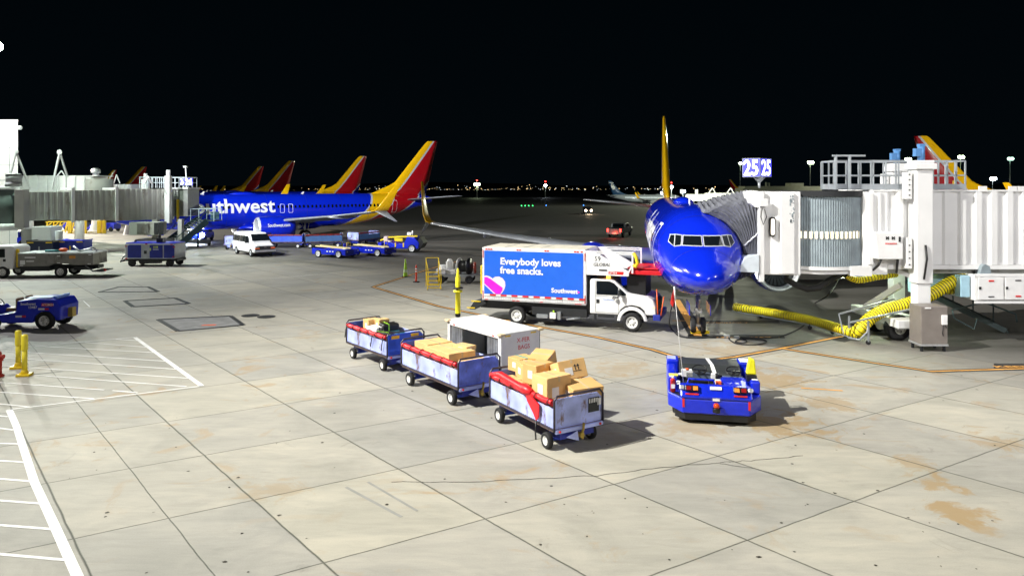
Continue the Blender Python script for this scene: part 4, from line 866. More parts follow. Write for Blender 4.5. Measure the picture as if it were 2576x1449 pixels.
k=M(); k.prism([(4.62,1.52),(4.62,1.84),(4.9,1.6),(4.9,1.52)],'y',-.275,-.262); k.build('quarter_window',m_glass,cab_)
k=M(); k.quad((4.45,-.16,2.12),(4.45,1.8,2.12),(4.96,1.8,1.68),(4.96,-.16,1.68)); o=k.build('windscreen',m_glass,cab_); o.location=(.015,0,.02)
k=M()
for a,b in(((3.58,.75),(3.58,2.14)),((3.58,.75),(4.6,.75)),((4.58,.75),(4.58,1.9)),((3.58,1.46),(4.9,1.46))): k.bar((a[0],-.264,a[1]),(b[0],-.264,b[1]),.008)
k.box((3.68,-.27,1.22),(.13,.02,.16)); k.box((4.5,-.27,1.42),(.14,.03,.04)); k.build('door_seam',m_dark,cab_)
lettering(cab_,'Southwest',(3.92,-.275,1.28),(1,0,0),(0,0,1),.11,mat('door_blue_text',(.15,.3,.7),.5),.01)
k=M(); k.box((4.62,-.5,1.62),(.05,.16,.3)); k.bar((4.62,-.27,1.72),(4.62,-.48,1.72),.03); k.bar((4.7,-.27,1.5),(4.62,-.48,1.52),.03); k.sph((4.42,-.42,1.42),.1,10,(1,.5,1)); k.build('mirror',m_chrome,cab_)
k=M(); k.prism([(6.0,1.02),(6.2,1.02),(6.2,1.3),(6.08,1.34)],'y',.1,1.55); k.bx(6.17,6.21,.2,1.45,.85,1.3); k.build('grille',m_dark,cab_)
for y in(-.19,1.83): k=M(); k.sph((6.03,y,1.06),.15,12,(.9,.6,.9)); k.build('headlight',emat('headlight_amber',(1,.75,.4),.9),cab_)
k=M(); k.bx(6.05,6.36,-.3,1.94,.52,.78); k.build('front_bumper',m_navy,t,bevel=.03)
k=M(); k.cyl((6.25,-.24,.78),(6.2,-.24,1.85),.03,.02); k.cyl((6.38,-.24,.75),(6.5,-.24,1.55),.03,.02); k.build('bumper_marker_pole',m_orange,t)
k=M(); k.bx(3.5,4.6,-.36,-.26,.36,.44); k.bx(3.7,4.4,-.34,-.26,.56,.64); k.bx(3.5,3.6,-.3,-.2,.4,.66); k.bx(4.5,4.6,-.3,-.2,.4,.66); k.build('cab_step',m_dark,t)
k=M(); k.bx(3.2,3.32,-.2,1.8,.6,2.4); k.build('rear_gap_panel',m_black,t)
k=M(); k.cyl((4.1,-.05,2.2),(4.1,-.05,2.32),.09,n=12); k.build('beacon',e_amber,cab_)
k=M(); k.box((3.8,.1,1.66),(.2,.4,.5)); k.build('orange_vest',emat('vest',(1,.14,.02),.25),cab_)
# loading platform over the cab
k=M(); k.prism([(3.2,2.36),(3.2,3.40),(3.52,3.40),(5.05,2.56),(5.05,2.36)],'y',-.40,-.34); k.prism([(3.2,2.36),(3.2,3.40),(3.52,3.40),(5.05,2.56),(5.05,2.36)],'y',1.98,2.04); pf=k.build('platform_side',m_white,t,bevel=.01)
lettering(pf,'59',(3.56,-.405,2.98),(1,0,0),(0,0,1),.28,m_dark,.0); lettering(pf,'GLOBAL',(3.50,-.405,2.76),(1,0,0),(0,0,1),.20,m_dark,.005,.25)
k=M(); k.bx(4.18,4.82,-.408,-.40,2.42,2.55); k.build('red_plate',m_redp,pf); lettering(pf,'JJ7354',(4.22,-.412,2.445),(1,0,0),(0,0,1),.13,m_lit,.01); k=M(); k.bx(3.76,4.12,-.408,-.40,2.55,2.62); k.build('dark_plate',m_dark,pf)
k=M(); k.bx(3.2,5.05,-.3,2.0,2.36,2.44); k.build('platform_floor',m_dark,t)
k=M()
for z in(3.38,3.30): k.bar((3.5,-.36,z),(5.2,-.36,z),.05); k.bar((3.5,2.0,z),(5.2,2.0,z),.05)
k.bar((5.2,-.36,3.4),(5.2,-.36,2.5),.07); k.bar((4.3,-.36,2.92),(5.2,-.36,2.92),.05); k.bar((5.2,-.36,2.85),(5.02,-.36,2.5),.06); k.bar((5.2,2.0,3.4),(5.2,2.0,2.5),.07); k.bar((5.2,-.36,3.38),(5.2,.4,3.38),.05); k.bar((4.2,-.36,3.3),(4.6,-.3,2.9),.05); k.build('platform_railing',m_white,t)
k=M(); k.tube([(5.24,-.38,3.36),(5.36,-.4,3.2),(5.42,-.4,2.95),(5.34,-.4,2.78),(5.24,-.38,2.86)],.075,8); k.build('yellow_pad',m_yellow,t)
k=M(); k.bx(5.02,6.5,-.3,1.9,2.44,2.62); k.bx(4.95,6.42,-.2,1.8,2.66,2.72); k.build('red_extending_deck',m_red,t,bevel=.02); k=M(); k.cyl((6.62,-.4,2.5),(6.62,1.9,2.5),.11,n=16); k.build('deck_roller',m_gray,t)
k=M(); [k.cyl((5.1+i*.24,-.25,2.36),(5.1+i*.24,-.25,2.42),.02,n=6) for i in range(6)]; k.bx(4.9,5.7,.0,1.6,1.5,2.36); k.build('deck_lift_post',m_black,t)
# ------------------------------------------------------------------ pushback tug (local -y towards the camera)
q=G(1803,1050); TU=thing('pushback_tug','low wide blue tow tug with black hood parked in the right foreground','tug',(5.55,19.9,0),R(-11)); t=TU; t.scale=(.98,.96,.92)
k=M(); k.prism([(-1.22,1.65),(-1.22,-.85),(-.86,-1.5),(.86,-1.5),(1.22,-.85),(1.22,1.65)],'z',.3,.72); k.build('chassis',m_blue,t,bevel=.04)
k=M(); k.prism([(-1.05,-1.2),(-.8,-1.46),(.8,-1.46),(1.05,-1.2),(1.05,1.2),(-1.05,1.2)],'z',.12,.31); k.build('underbody',m_black,t)
k=M()
for x in(-1.22,.86):
    k.bx(x,x+.36,1.15,1.72,.72,1.16); k.bx(x+(.0 if x<0 else .12),x+(.24 if x<0 else .36),-.75,.95,.72,1.08)
k.build('side_fender',m_blue,t,bevel=.05)
k=M(); k.bx(-1.2,-.95,1.2,1.66,1.162,1.166); k.bx(.98,1.2,1.2,1.66,1.162,1.166); k.build('fender_top_plate',mat('pale_blue_decal',(.45,.5,.8),.4),t)
k=M(); k.prism([(-.86,1.68),(.86,1.68),(.86,.45),(-.86,.45)],'z',.72,.92); k.build('rear_hood',m_dark,t,bevel=.04)
k=M(); k.prism([(.36,.92),(.40,.98),(.78,1.14),(1.6,1.14),(1.7,1.0),(1.7,.92)],'x',-.86,.86); k.build('black_cover',mat('matte_black_sheet',(.03,.034,.036),.55),t,bevel=.02)
k=M(); k.add([(.06,.40,.985),(.17,.40,.985),(.12,.78,1.145),(.01,.78,1.145)],[(0,1,2,3)]); k.add([(.01,.78,1.146),(.12,.78,1.146),(.04,1.58,1.146),(-.07,1.58,1.146)],[(0,1,2,3)]); k.build('white_stripe',m_lit,t)
k=M(); k.prism([(-1.52,.72),(-1.52,.80),(-1.34,1.06),(-1.1,1.06),(-1.05,.72)],'x',-.92,.92); k.build('front_beam',m_blue,t,bevel=.04)
k=M(); k.bx(.22,.92,-1.0,.02,.72,.99); k.build('right_deck',m_blue,t,bevel=.05)
k=M(); k.bx(-.82,.2,-1.0,.35,.72,.76); k.build('cockpit_floor',m_black,t)
k=M(); k.bx(-.62,-.12,-.62,-.16,.76,.9); k.bx(-.62,-.12,-.68,-.56,.88,1.06); k.build('seat',m_black,t,bevel=.05)
k=M(); k.tube([(-.72,-1.0,.95),(-.68,-.92,1.12),(-.02,-.92,1.12),(.02,-1.0,.95)],.03); k.build('seat_guard',m_blue,t)
for xx,lab in((-.32,0),(.62,1)):
    k=M(); k.tube([(xx+.2*math.cos(2*PI*i/20),.22+.14*math.sin(2*PI*i/20),1.12+.10*math.sin(2*PI*i/20)) for i in range(20)],.02,6,True); k.cyl((xx,.38,.9),(xx,.22,1.1),.03); k.bar((xx-.18,.22,1.11),(xx+.18,.22,1.11),.03); k.bar((xx,.22,1.11),(xx,.1,1.03),.03); k.build('steering_wheel',m_black,t)
k=M(); k.bx(.32,.88,.1,.36,.86,.94); k.bx(-.7,.1,.3,.36,.8,1.0); k.build('dashboard',mat('slate_panel',(.10,.13,.2),.45),t,bevel=.02)
k=M(); k.prism([(-.82,.3),(-.5,.3),(-.5,.46),(-.82,.46)],'z',.85,1.06); k.prism([(.0,.18),(.2,.18),(.2,.38),(.0,.38)],'z',.85,1.0); k.prism([(.05,-.72),(.2,-.72),(.2,-.45),(.05,-.45)],'z',.8,1.03); k.build('control_panel',m_label,t,bevel=.01)
k=M(); k.cyl((-.66,.34,1.06),(-.66,.34,1.1),.05); k.box((.12,-.8,.98),(.14,.12,.16)); k.build('orange_knob',m_orange,t)
k=M(); k.bx(.1,.2,-.2,.02,.8,1.1); k.build('centre_lever',m_black,t,bevel=.04)
k=M(); k.prism([(.9,1.2),(1.16,1.2),(1.12,1.62),(.98,1.66)],'y',-.42,-.14); k.build('yellow_beacon_cover',mat('bright_yellow_cover',(.85,.80,.02),.4),t,bevel=.03); k=M(); k.bx(.9,1.16,-.5,-.16,1.02,1.2); k.build('beacon_bracket',m_black,t)
k=M(); k.bx(-1.2,-.95,-.55,-.3,1.09,1.10); k.build('yellow_decal',mat('decal_yellow',(.85,.75,.1),.5),t); k=M(); k.bx(-.93,-.82,-.55,-.35,1.12,1.13); k.bx(1.02,1.18,-.62,-.5,1.09,1.1); k.bx(-1.0,-.9,-1.05,-.7,.98,1.0); k.build('white_decal',m_label,t)
k=M(); k.cyl((-1.1,-.98,.75),(-1.1,-.98,1.08),.07,n=12); k.sph((-1.1,-.98,1.08),.07); k.build('fire_extinguisher',m_redp,t); k=M(); k.cyl((-1.1,-.98,1.12),(-1.1,-.98,1.2),.03); k.box((-1.13,-.98,1.19),(.12,.04,.04)); k.box((-1.1,-1.055,.92),(.1,.01,.12)); k.build('extinguisher_valve',m_label,t)
k=M(); k.prism([(-1.18,-.9),(-.95,-.9),(-.88,-1.38),(-1.0,-1.2)],'z',.721,.73); k.build('step_plate',m_dark,t)
for sx in(-1,1):
    k=M(); k.box((sx*.62,-1.43,1.0),(.36,.1,.16),Matrix.Rotation(R(-38),3,'X')); lb=k.build('lamp_housing',m_black,t,bevel=.02)
    k=M(); k.box((sx*.53,-1.475,1.01),(.12,.06,.11),Matrix.Rotation(R(-38),3,'X')); k.build('amber_lamp',emat('amber_lens',(.7,.2,.02),.35),lb); k=M(); k.box((sx*.70,-1.475,1.01),(.12,.06,.11),Matrix.Rotation(R(-38),3,'X')); k.build('red_lamp',mat('red_lens',(.25,.01,.01),.25),lb)
    k=M(); k.box((sx*.88,-1.40,1.0),(.13,.1,.12),Matrix.Rotation(R(-38),3,'X')); k.build('work_lamp',m_alu,t,bevel=.02)
    k=M(); k.box((sx*.84,-1.49,.60),(.06,.05,.24)); k.box((sx*.62,-1.51,.86),(.34,.02,.04)); k.build('red_reflector',m_redp,t)
k=M(); k.box((0,-1.40,1.02),(.30,.03,.09),Matrix.Rotation(R(-38),3,'X')); k.box((0,-1.51,.74),(.18,.02,.09)); k.build('name_plate',m_label,t)
k=M(); k.box((0,-1.385,1.03),(.22,.03,.05),Matrix.Rotation(R(-38),3,'X')); k.build('plate_inset',m_dark,t)
k=M(); k.cyl((0,-1.58,.40),(0,-1.58,.52),.10,n=14); k.build('tow_coupling',m_black,t,bevel=.01); k=M(); k.sph((0,-1.58,.58),.085); k.build('red_beacon',mat('red_amber_lens',(.6,.06,.01),.15,coat=.6),t); k=M(); k.prism([(.06,-1.5),(.22,-1.5),(.06,-1.62)],'z',.38,.50); k.build('coupling_bracket',m_blue,t)
for x in(-.98,.98):
    for y in(1.1,-.55): wheel(t,(x,y,.3),.3,.24,m_dark,ax=(1 if x>0 else -1,0,0))
t=thing('flag_pole','thin white whip pole with a red pennant rising from the blue tug','flag',(0,0,0)); b=Vector((5.55,19.9,0))+Vector((-1.0,-.92,.95)); t.location=b
k=M(); k.cyl((0,0,0),(-.22,.05,2.35),.009,.007,n=6); k.cyl((-.207,.05,2.2),(-.235,.05,2.56),.022,n=8); k.build('pole',m_lit,t)
k=M(); k.add([(-.235,.05,2.54),(-.30,.03,2.36),(-.335,.07,2.12),(-.27,.05,2.02),(-.24,.06,2.1),(-.21,.05,2.2),(-.235,.045,2.4)],[(0,1,2,3,4,5,6)]); o=k.build('pennant',m_redp,t); md=o.modifiers.new('s','SOLIDIFY'); md.thickness=.01
# ------------------------------------------------------------------ open baggage carts
def baggage_cart(L=2.95,Wd=1.42,wb=2.2,m1=None,m2=None,roll=True,name_label='',grp='open baggage carts',front=True):
    t=thing('baggage_cart',name_label,'baggage cart',(0,0,0),0,grp); m1=m1 or m_worn; m2=m2 or m_worn2; hl,hw=L/2,Wd/2; z0,z1=.56,1.13
    k=M(); k.bx(-hl,hl,-hw,hw,z0-.07,z0); k.build('deck',mat('rusty_frame',(.24,.17,.15),.6,metal=.3,var=.4),t,bevel=.01)
    k=M(); k.bx(-hl+.1,hl-.1,-.42,-.30,.38,z0-.07); k.bx(-hl+.1,hl-.1,.30,.42,.38,z0-.07); k.bx(hl-.5,hl-.06,-.5,.5,.26,.46); k.bx(-hl+.1,-hl+.5,-.5,.5,.26,.46); k.build('underframe',m_navy,t,bevel=.01)
    for y in(-hw,hw-.035): k=M(); k.bx(-hl+.02,hl-.02,y,y+.035,z0,z1-(.10 if y<0 else 0)); k.build('side_panel',m1,t,bevel=.008)
    for x,mm in((hl-.03,m1 if front else m2),(-hl,m2)): k=M(); k.prism([(-hw+.05,z0),(hw-.05,z0),(hw-.05,z1+.02),(hw-.15,z1+.12),(-hw+.05,z1+.12)],'x',x,x+.03); k.build('end_panel',mm,t,bevel=.006)
    k=M()
    for x in(-hl-.02,hl+.02): k.tube([(x,-hw,z0-.05),(x,-hw,z1+.1),(x,-hw+.08,z1+.19),(x,hw-.1,z1+.19),(x,hw,z1+.08),(x,hw,z0-.05)],.028,7)
    for y in(-hw-.01,hw+.01): k.bar((-hl,y,z0),(hl,y,z0),.04)
    k.build('rail_frame',mat('scuffed_dark_rail',(.07,.06,.08),.4,metal=.6,var=.5),t)
    k=M(); k.bx(hl+.0,hl+.07,-hw+.02,hw-.02,z0-.1,z0-.01); k.build('bumper_bar',m_worn,t,bevel=.01)
    for x in(-hw+.12,hw-.12): k=M(); k.sph((hl+.075,x,z0-.05),.035,8); k.build('red_reflector',m_redp,t)
    for x in(-wb/2,wb/2):
        k=M(); k.cyl((x,-.58,.19),(x,.58,.19),.035); k.bx(x-.05,x+.05,-.45,.45,.19,.42); k.build('axle',m_cartblue,t)
        for sd in(-1,1): wheel(t,(x,sd*.64,.195),.195,.13,m_hub,ax=(0,sd,0),hub=.55,n=20)
    k=M(); k.bar((hl,0,.34),(hl+.16,0,.36),.10); k.tube([(hl+.1,.08,.62),(hl+.14,.04,.5),(hl+.12,.0,.36),(hl+.2,-.02,.3)],.03); k.build('tow_hook',mat('brass_hook',(.45,.32,.06),.4,metal=.5),t)
    k=M(); k.prism([(-.42,.36),(-.1,.46),(-.06,.22)],'x',hl+.08,hl+.10); k.build('hitch_plate',m_worn,t)
    if roll:
        k=M(); pts=[(-hl+.05+ (L-.1)*i/26,-hw-.0+.012*math.sin(i*1.3),z1+.035+.008*math.sin(i*2.1)) for i in range(27)]
        k.tube(pts,[.074 if i%5 else .064 for i in range(27)],10); rl=k.build('rolled_cover',m_red,t)
        k=M(); [k.tube([(x+.01*math.cos(a),-hw-.0+.08*math.cos(a),z1+.035+.08*math.sin(a)) for a in[2*PI*j/12 for j in range(12)]],.011,5,True) for x in[pts[i][0] for i in(1,5,10,15,20,25)]]; k.build('tie_strap',m_black,rl)
        for x in(-hl+.1,hl-.1): pass
    return t
def LOC(t,x,y,z): 
    a=t.rotation_euler[2]; return Vector((t.location.x+x*math.cos(a)-y*math.sin(a),t.location.y+x*math.sin(a)+y*math.cos(a),z))
c1=baggage_cart(name_label='nearest open baggage cart, heaped with loose brown boxes'); c1.location=(.80,18.15,0); c1.rotation_euler=(0,0,R(-58.5))
k=M(); k.bx(1.487,1.492,.28,.60,.80,1.14); k.build('black_notice',m_dark,c1); k=M(); [k.bx(1.492,1.496,.30+i*.05,.32+i*.05,1.02,1.12) for i in range(6)]; k.bx(1.487,1.492,.55,.66,.94,1.1); k.build('notice_text',m_label,c1)
k=M(); k.add([(.35,-.80,1.2),(.62,-.81,1.16),(.98,-.80,1.02),(.95,-.79,.72),(.86,-.80,.62),(.72,-.79,.76),(.48,-.80,.98)],[(0,1,2,3,4,5,6)]); o=k.build('hanging_red_flap',m_red,c1); md=o.modifiers.new('s','SOLIDIFY'); md.thickness=.03
k=M(); k.tube([(.86,-.79,.62),(.84,-.80,.3),(.83,-.78,.16)],.022,6); k.build('dangling_strap',m_black,c1)
k=M(); pts=[(-1.42,-.72,1.18),(-1.0,-.68,1.28),(-.5,-.70,1.24),(.0,-.72,1.22),(.3,-.74,1.22),(.6,-.74,1.2)]; k.tube(pts,[.07,.09,.10,.09,.14,.08],10); k.build('bunched_red_cover',m_red,c1)
c2_=dup(c1,(-1.92,21.66,0),R(-53.5),'middle open baggage cart, packed with large flat brown boxes','open baggage carts',(1.12,1,1.03),skip=('hanging_red_flap','dangling_strap','bunched_red_cover','black_notice','notice_text'))
c3=dup(c2_,(-4.52,25.3,0),R(-51),'rearmost open baggage cart of the train, holding suitcases and small boxes','open baggage carts',(1.0,1,1))
for o in list(S.collection.objects):
    if o.parent in(c2_,c3) and o.name.startswith('end_panel'): o.data=o.data.copy(); o.data.materials.clear(); o.data.materials.append(m_cartblue if o.parent==c3 else m_worn2)
k=M(); [k.tube([(x,-.72,1.2),(x-.02,-.78,1.0),(x-.1,-.77,.72)],.02,6) for x in(.55,1.3,-1.4)]; k.build('dangling_strap',m_black,c3)
k=M(); [k.bx(1.49,1.5,a,a+.3,1.1,1.2) for a in(-.55,.2)]; k.build('yellow_reflective_tape',mat('amber_tape',(.85,.45,.02),.4),c3)
# covered transfer cart
XF=thing('covered_baggage_cart','white covered baggage cart marked for transfer bags with an open dark side','covered cart',(-.63,22.95,0),R(-53)); t=XF
L_,w_=3.0,1.5; hl,hw=1.5,.75
k=M(); k.prism([(-hw,1.74),(-hw+.1,1.80),(hw-.1,1.80),(hw,1.74)],'x',-hl-.04,hl+.04); k.build('roof',m_white,t,bevel=.03)
k=M(); k.bx(hl-.04,hl,-hw,hw,.5,1.74); f=k.build('front_panel',m_white,t,bevel=.02); lettering(f,'X-FER',(hl+.0,-.16,1.46),(0,1,0),(0,0,1),.19,m_redp,.005); lettering(f,'BAGS',(hl+.0,-.12,1.24),(0,1,0),(0,0,1),.19,m_redp,.005)
k=M(); k.bx(-hl,-hl+.04,-hw,hw,.5,1.74); k.build('rear_panel',m_white,t); k=M(); k.bx(-hl,hl,hw-.04,hw,.5,1.74); k.build('far_side_panel',m_gray,t)
k=M(); k.bx(-hl,hl,-hw,hw,.44,.52); k.bx(-hl,hl,-hw,-hw+.03,.52,.8); k.build('deck',m_gray,t)
k=M(); [k.bx(x,x+.12,-hw,-hw+.08,.5,1.74) for x in(-hl,hl-.16)]; k.bx(-hl,hl,-hw,-hw+.06,1.62,1.74); k.build('side_frame',m_white,t,bevel=.02)
k=M()
for x0_ in(-hl+.13,hl-.80):
    pts=[(x0_+.62*i/18,-hw+.06+.03*math.sin(i*1.5)) for i in range(19)]
    for a,b in zip(pts,pts[1:]): k.quad((a[0],a[1],.6),(b[0],b[1],.6),(b[0],b[1],1.64),(a[0],a[1],1.64))
k.build('side_curtain',mat('clear_gray_curtain',(.22,.23,.25),.25,coat=.4,var=.4),t)
k=M(); [k.box((x,y,1.76),(.22,.2,.07)) for x in(-hl+.02,hl-.02) for y in(-hw+.02,hw-.02)]; k.build('corner_cap',mat('beige_cap',(.62,.5,.32),.5),t,bevel=.02)
k=M(); [k.bx(hl+.0,hl+.01,y,y+.2,1.68,1.72) for y in(-.6,.38)]; k.build('yellow_reflector',m_yellow,t); k=M(); [k.box((x,-hw-.005,1.68),(.1,.02,.03)) for x in(-1.1,1.1)]; k.build('red_reflector',m_redp,t)
for x in(-1.1,1.1):
    for sd in(-1,1): wheel(t,(x,sd*.6,.195),.195,.13,m_hub,ax=(0,sd,0),hub=.55,n=18)
k=M(); k.bx(-1.4,1.4,-.4,.4,.25,.44); k.build('underframe',m_navy,t)
# ------------------------------------------------------------------ cartons and bags in the carts
def carton(t,x,y,z,dx,dy,dz,rz,lab,grp='brown boxes on the baggage carts',rx=0,ry=0,m=None,tape=True,lbl=True,arrows=False,teal=False):
    bs=(1.16 if z>.6 else .93) if t is c1 else 1.0; dx*=bs; dy*=bs; dz*=bs if z>.6 else 1.1; z=z+(.13 if t is c1 and z>.8 else 0); c=LOC(t,x,y,z); o=thing('cardboard_box',lab,'cardboard box',c,t.rotation_euler[2]+R(rz),grp); o.rotation_euler=(R(rx),R(ry),t.rotation_euler[2]+R(rz))
    k=M(); k.box((0,0,dz/2),(dx,dy,dz)); k.build('carton',m or random.choice([m_card,m_card2]),o,bevel=.012)
    if tape: k=M(); k.bx(-dx/2-.003,dx/2+.003,-.03,.03,dz*.8,dz+.003); k.build('packing_tape',m_tape if teal else mat('clear_tape',(.62,.47,.28),.25),o)
    if lbl: k=M(); k.bx(-dx*.1,dx*.22,-dy/2-.005,-dy/2,dz*.3,dz*.7); k.bx(dx/2,dx/2+.005,-dy*.3,-dy*.02,dz*.2,dz*.6); k.build('shipping_label',m_label,o)
    if arrows:
        k=M()
        for yy in(.08,.19): k.bx(dx/2,dx/2+.004,dy*yy,dy*yy+.025,dz*.42,dz*.62); k.prism([(dy*yy-.03,dz*.62),(dy*yy+.055,dz*.62),(dy*yy+.012,dz*.74)],'x',dx/2,dx/2+.004)
        k.bx(dx/2,dx/2+.004,0,dy*.3,dz*.36,dz*.39); k.build('arrow_mark',m_dark,o)
    return o
D0=.565
for a in((-1.12,-.36,D0,.58,.6,.5,0,'plain brown box in the rear near corner of the front cart'),(-.5,-.34,D0,.6,.62,.52,2,'plain brown box low behind the red roll of the front cart'),(.1,-.36,D0,.56,.6,.5,-2,'brown box in the middle row low behind the red roll'),(-1.1,.33,D0,.62,.6,.58,3,'low brown box in the rear far corner of the front cart'),(-.42,.34,D0,.64,.58,.55,-3,'low brown box far side middle of the front cart'),(.28,.34,D0,.62,.6,.55,4,'low brown box under the heap, far side of the front cart'),(1.0,.1,D0,.7,.85,.30,0,'flat brown box on the deck at the front of the nearest cart')):
    carton(c1,*a,lbl=False)
carton(c1,-1.1,.05,1.16,.42,.5,.30,8,'box with teal tape at the rear top of the front cart heap',teal=True)
carton(c1,-.55,-.12,1.10,.48,.42,.34,-12,'small box with corner label beside the teal taped box')
carton(c1,-.08,-.12,1.10,.42,.55,.42,14,'upright brown box standing mid heap on the front cart')
carton(c1,-.75,.52,1.16,.50,.46,.42,30,'tilted box at the far back of the heap near the covered cart',rx=18,lbl=False)
carton(c1,.52,.46,1.20,.46,.66,.40,-8,'tilted box with up arrows at the top of the heap',ry=-22,rx=4,arrows=True)
carton(c1,.70,-.24,.88,.50,.66,.52,6,'large labelled box at the front near side of the heap',arrows=False)
carton(c1,1.02,.42,.86,.52,.74,.34,-6,'wide box with up arrows at the front far corner of the heap',ry=8,arrows=True)
for a in((-.9,.0,D0,.8,.9,.72,0,'tall flat topped box at the rear of the middle cart'),(-.1,-.05,D0,.78,.95,.70,0,'flat topped box in the middle of the middle cart'),(.62,-.1,D0,.66,.9,.72,-2,'squared box at the front of the middle cart'),(.3,.38,1.28,.6,.42,.12,12,'low slanting box lid on the far side of the middle cart'),(1.25,.1,D0,.5,.8,.55,0,'box sunk below the rim at the front of the middle cart')):
    carton(c2_,*a,lbl=a[0]<1,m=m_card2)
for a in((-1.0,.05,.95,.42,.5,.42,0,'brown box at the rear of the last cart'),(-.62,.25,.98,.36,.42,.42,0,'pale box beside the brown one in the last cart')): carton(c3,*a,m=m_card2)
for a in((-1.0,0,D0,.6,1.1,.36,0,'flat carton beneath the boxes of the last cart'),): carton(c3,*a,lbl=False)
def suitcase(t,x,y,z,d,rz,m,lab,cat='suitcase'):
    o=thing('suitcase',lab,cat,LOC(t,x,y,z),t.rotation_euler[2]+R(rz),'bags on the last cart'); k=M(); k.box((0,0,d[2]/2),d); k.build('shell',m,o,bevel=.05,seg=3)
    k=M(); k.tube([(-.12,d[1]/2,d[2]*.5),(-.12,d[1]/2+.06,d[2]*.5),(.12,d[1]/2+.06,d[2]*.5),(.12,d[1]/2,d[2]*.5)],.012,6); k.build('handle',m_black,o)
    k=M(); k.bx(-d[0]/2-.004,d[0]/2+.004,-d[1]*.2,-d[1]*.12,d[2]*.3,d[2]+.004); k.build('strap',mat('lime_strap',(.4,.8,.05),.4) if 'lime' in lab else m_black,o)
suitcase(c3,-.35,-.15,1.0,(.62,.42,.22),10,m_lit,'white bag lying beside the red roll of the last cart')
suitcase(c3,-.1,.25,.9,(.5,.6,.42),-8,m_black,'black case with lime strap in the last cart')
suitcase(c3,.4,-.2,.85,(.55,.4,.3),20,m_black,'small black case with lime strap behind the red roll')
suitcase(c3,.35,.3,.8,(.6,.42,.28),0,mat('teal_dark_bag',(.02,.12,.18),.5),'dark teal bag lying on the far side of the last cart')
suitcase(c3,.9,.1,.72,(.5,.7,.3),5,mat('light_gray_bag',(.5,.52,.55),.5),'light gray bag at the front of the last cart')
suitcase(c3,-.2,.15,.55,(1.4,.9,.35),0,m_black,'big black trunk under the other bags of the last cart')
# ------------------------------------------------------------------ white passenger van (local x forward)
a=G(600+15,636); b=G(645,647); 
def van(lab,loc,rz,col=None):
    t=thing('passenger_van',lab,'van',loc,rz); m=col or m_white
    k=M(); sec=[(-2.75,.45,1.0,1.95,.86,.78),(-2.7,.40,1.0,2.05,.95,.83),(1.0,.40,1.0,2.08,.98,.82),(1.25,.40,1.0,2.02,.98,.80),(1.85,.40,1.02,1.50,.98,.84),(2.1,.40,1.0,1.20,.97,.88),(2.68,.42,.9,1.08,.93,.86),(2.78,.5,.8,.98,.88,.82)]
    rg=[]
    for x,zb,zm,zt,wm,wt in sec: rg.append([(x,-wm*.97,zb),(x,-wm,zm),(x,-wt,zt-.12),(x,-wt+.12,zt),(x,wt-.12,zt),(x,wt,zt-.12),(x,wm,zm),(x,wm*.97,zb)])
    k.loft(rg,smooth=False); bd=k.build('body',m,t,bevel=.04)
    k=M(); k.quad((1.30,-.74,1.93),(1.30,.74,1.93),(1.92,.84,1.36),(1.92,-.84,1.36)); o=k.build('windscreen',m_glass,t); o.location=(.05,0,.04)
    k=M()
    for sd in(-1,1):
        for x0,x1 in((-2.6,-1.75),(-1.62,-.85),(-.75,-.2),(-.1,.55)): k.quad((x0,sd*.985,1.28),(x1,sd*.985,1.28),(x1,sd*.915,1.80),(x0,sd*.915,1.80))
        k.quad((.66,sd*.985,1.28),(1.55,sd*.985,1.25),(1.15,sd*.915,1.80),(.66,sd*.915,1.80))
    k.build('side_window',m_glass,t)
    k=M(); k.bx(2.76,2.82,-.55,.55,.72,.98); k.bx(2.79,2.83,-.85,.85,.62,.74); k.build('grille',m_dark,t)
    for y in(-.7,.7): k=M(); k.bx(2.74,2.84,y-.16,y+.16,.84,.98); k.build('headlight',m_chrome,t); k=M(); k.bx(2.76,2.85,y-.2,y+.2,.74,.83); k.build('turn_signal',m_orange,t)
    k=M(); k.bx(2.76,2.92,-.95,.95,.46,.64); k.build('front_bumper',m_alu,t,bevel=.03); k=M(); k.box((2.84,0,.86),(.03,.22,.08)); k.build('grille_badge',m_chrome,t)
    k=M(); [k.box((1.2,y,1.3),(.12,.2,.22)) for y in(-1.1,1.1)]; k.build('mirror',m_black,t,bevel=.02)
    for x in(-1.75,1.9):
        for sd in(-1,1): wheel(t,(x,sd*.86,.37),.37,.24,m_alu,ax=(0,sd,0))
    k=M(); k.bx(-2.4,2.4,-.7,.7,.25,.42); k.build('underbody',m_black,t); return t
vq=G(671,648); van('white passenger van facing the camera below the side-on jet engine',(vq.x-2.75*.64-.35,vq.y+2.75*.766+.5,0),R(-50))
# ------------------------------------------------------------------ far baggage carts (copies of the open cart)
def cart_at(lab,px0,py0,px1,py1,mside,Lsc=1.25):
    a,b=G(px0,py0),G(px1,py1); d=b-a; r=dup(c2_,((a.x+b.x)/2,(a.y+b.y)/2+.6,0),math.atan2(d.y,d.x),lab,'baggage carts by the side-on jet',(Lsc,1.1,1.12))
    for o in S.collection.objects:
        if o.parent==r and (o.name.startswith('side_panel') or (o.name.startswith('end_panel'))):
            mm=mside if o.name.startswith('side_panel') else (m_worn if 'gray' in lab or 'left' in lab else mside); o.data=o.data.copy(); o.data.materials.clear(); o.data.materials.append(mm)
        if o.parent==r and o.name.startswith('rolled_cover'): o.data=o.data.copy(); o.data.materials.clear(); o.data.materials.append(mat('dark_red_cover',(.16,.01,.01),.5))
    return r
cart_at('cart with lavender end left of the white van',628,622,570,632,m_navy)
cart_at('bright blue empty baggage cart just right of the white van',690,624,742,624,m_cartblue)
cart_at('dark baggage cart with a red cover between the van and the dollies',775,624,842,622,mat('slate_cart',(.05,.12,.28),.4))
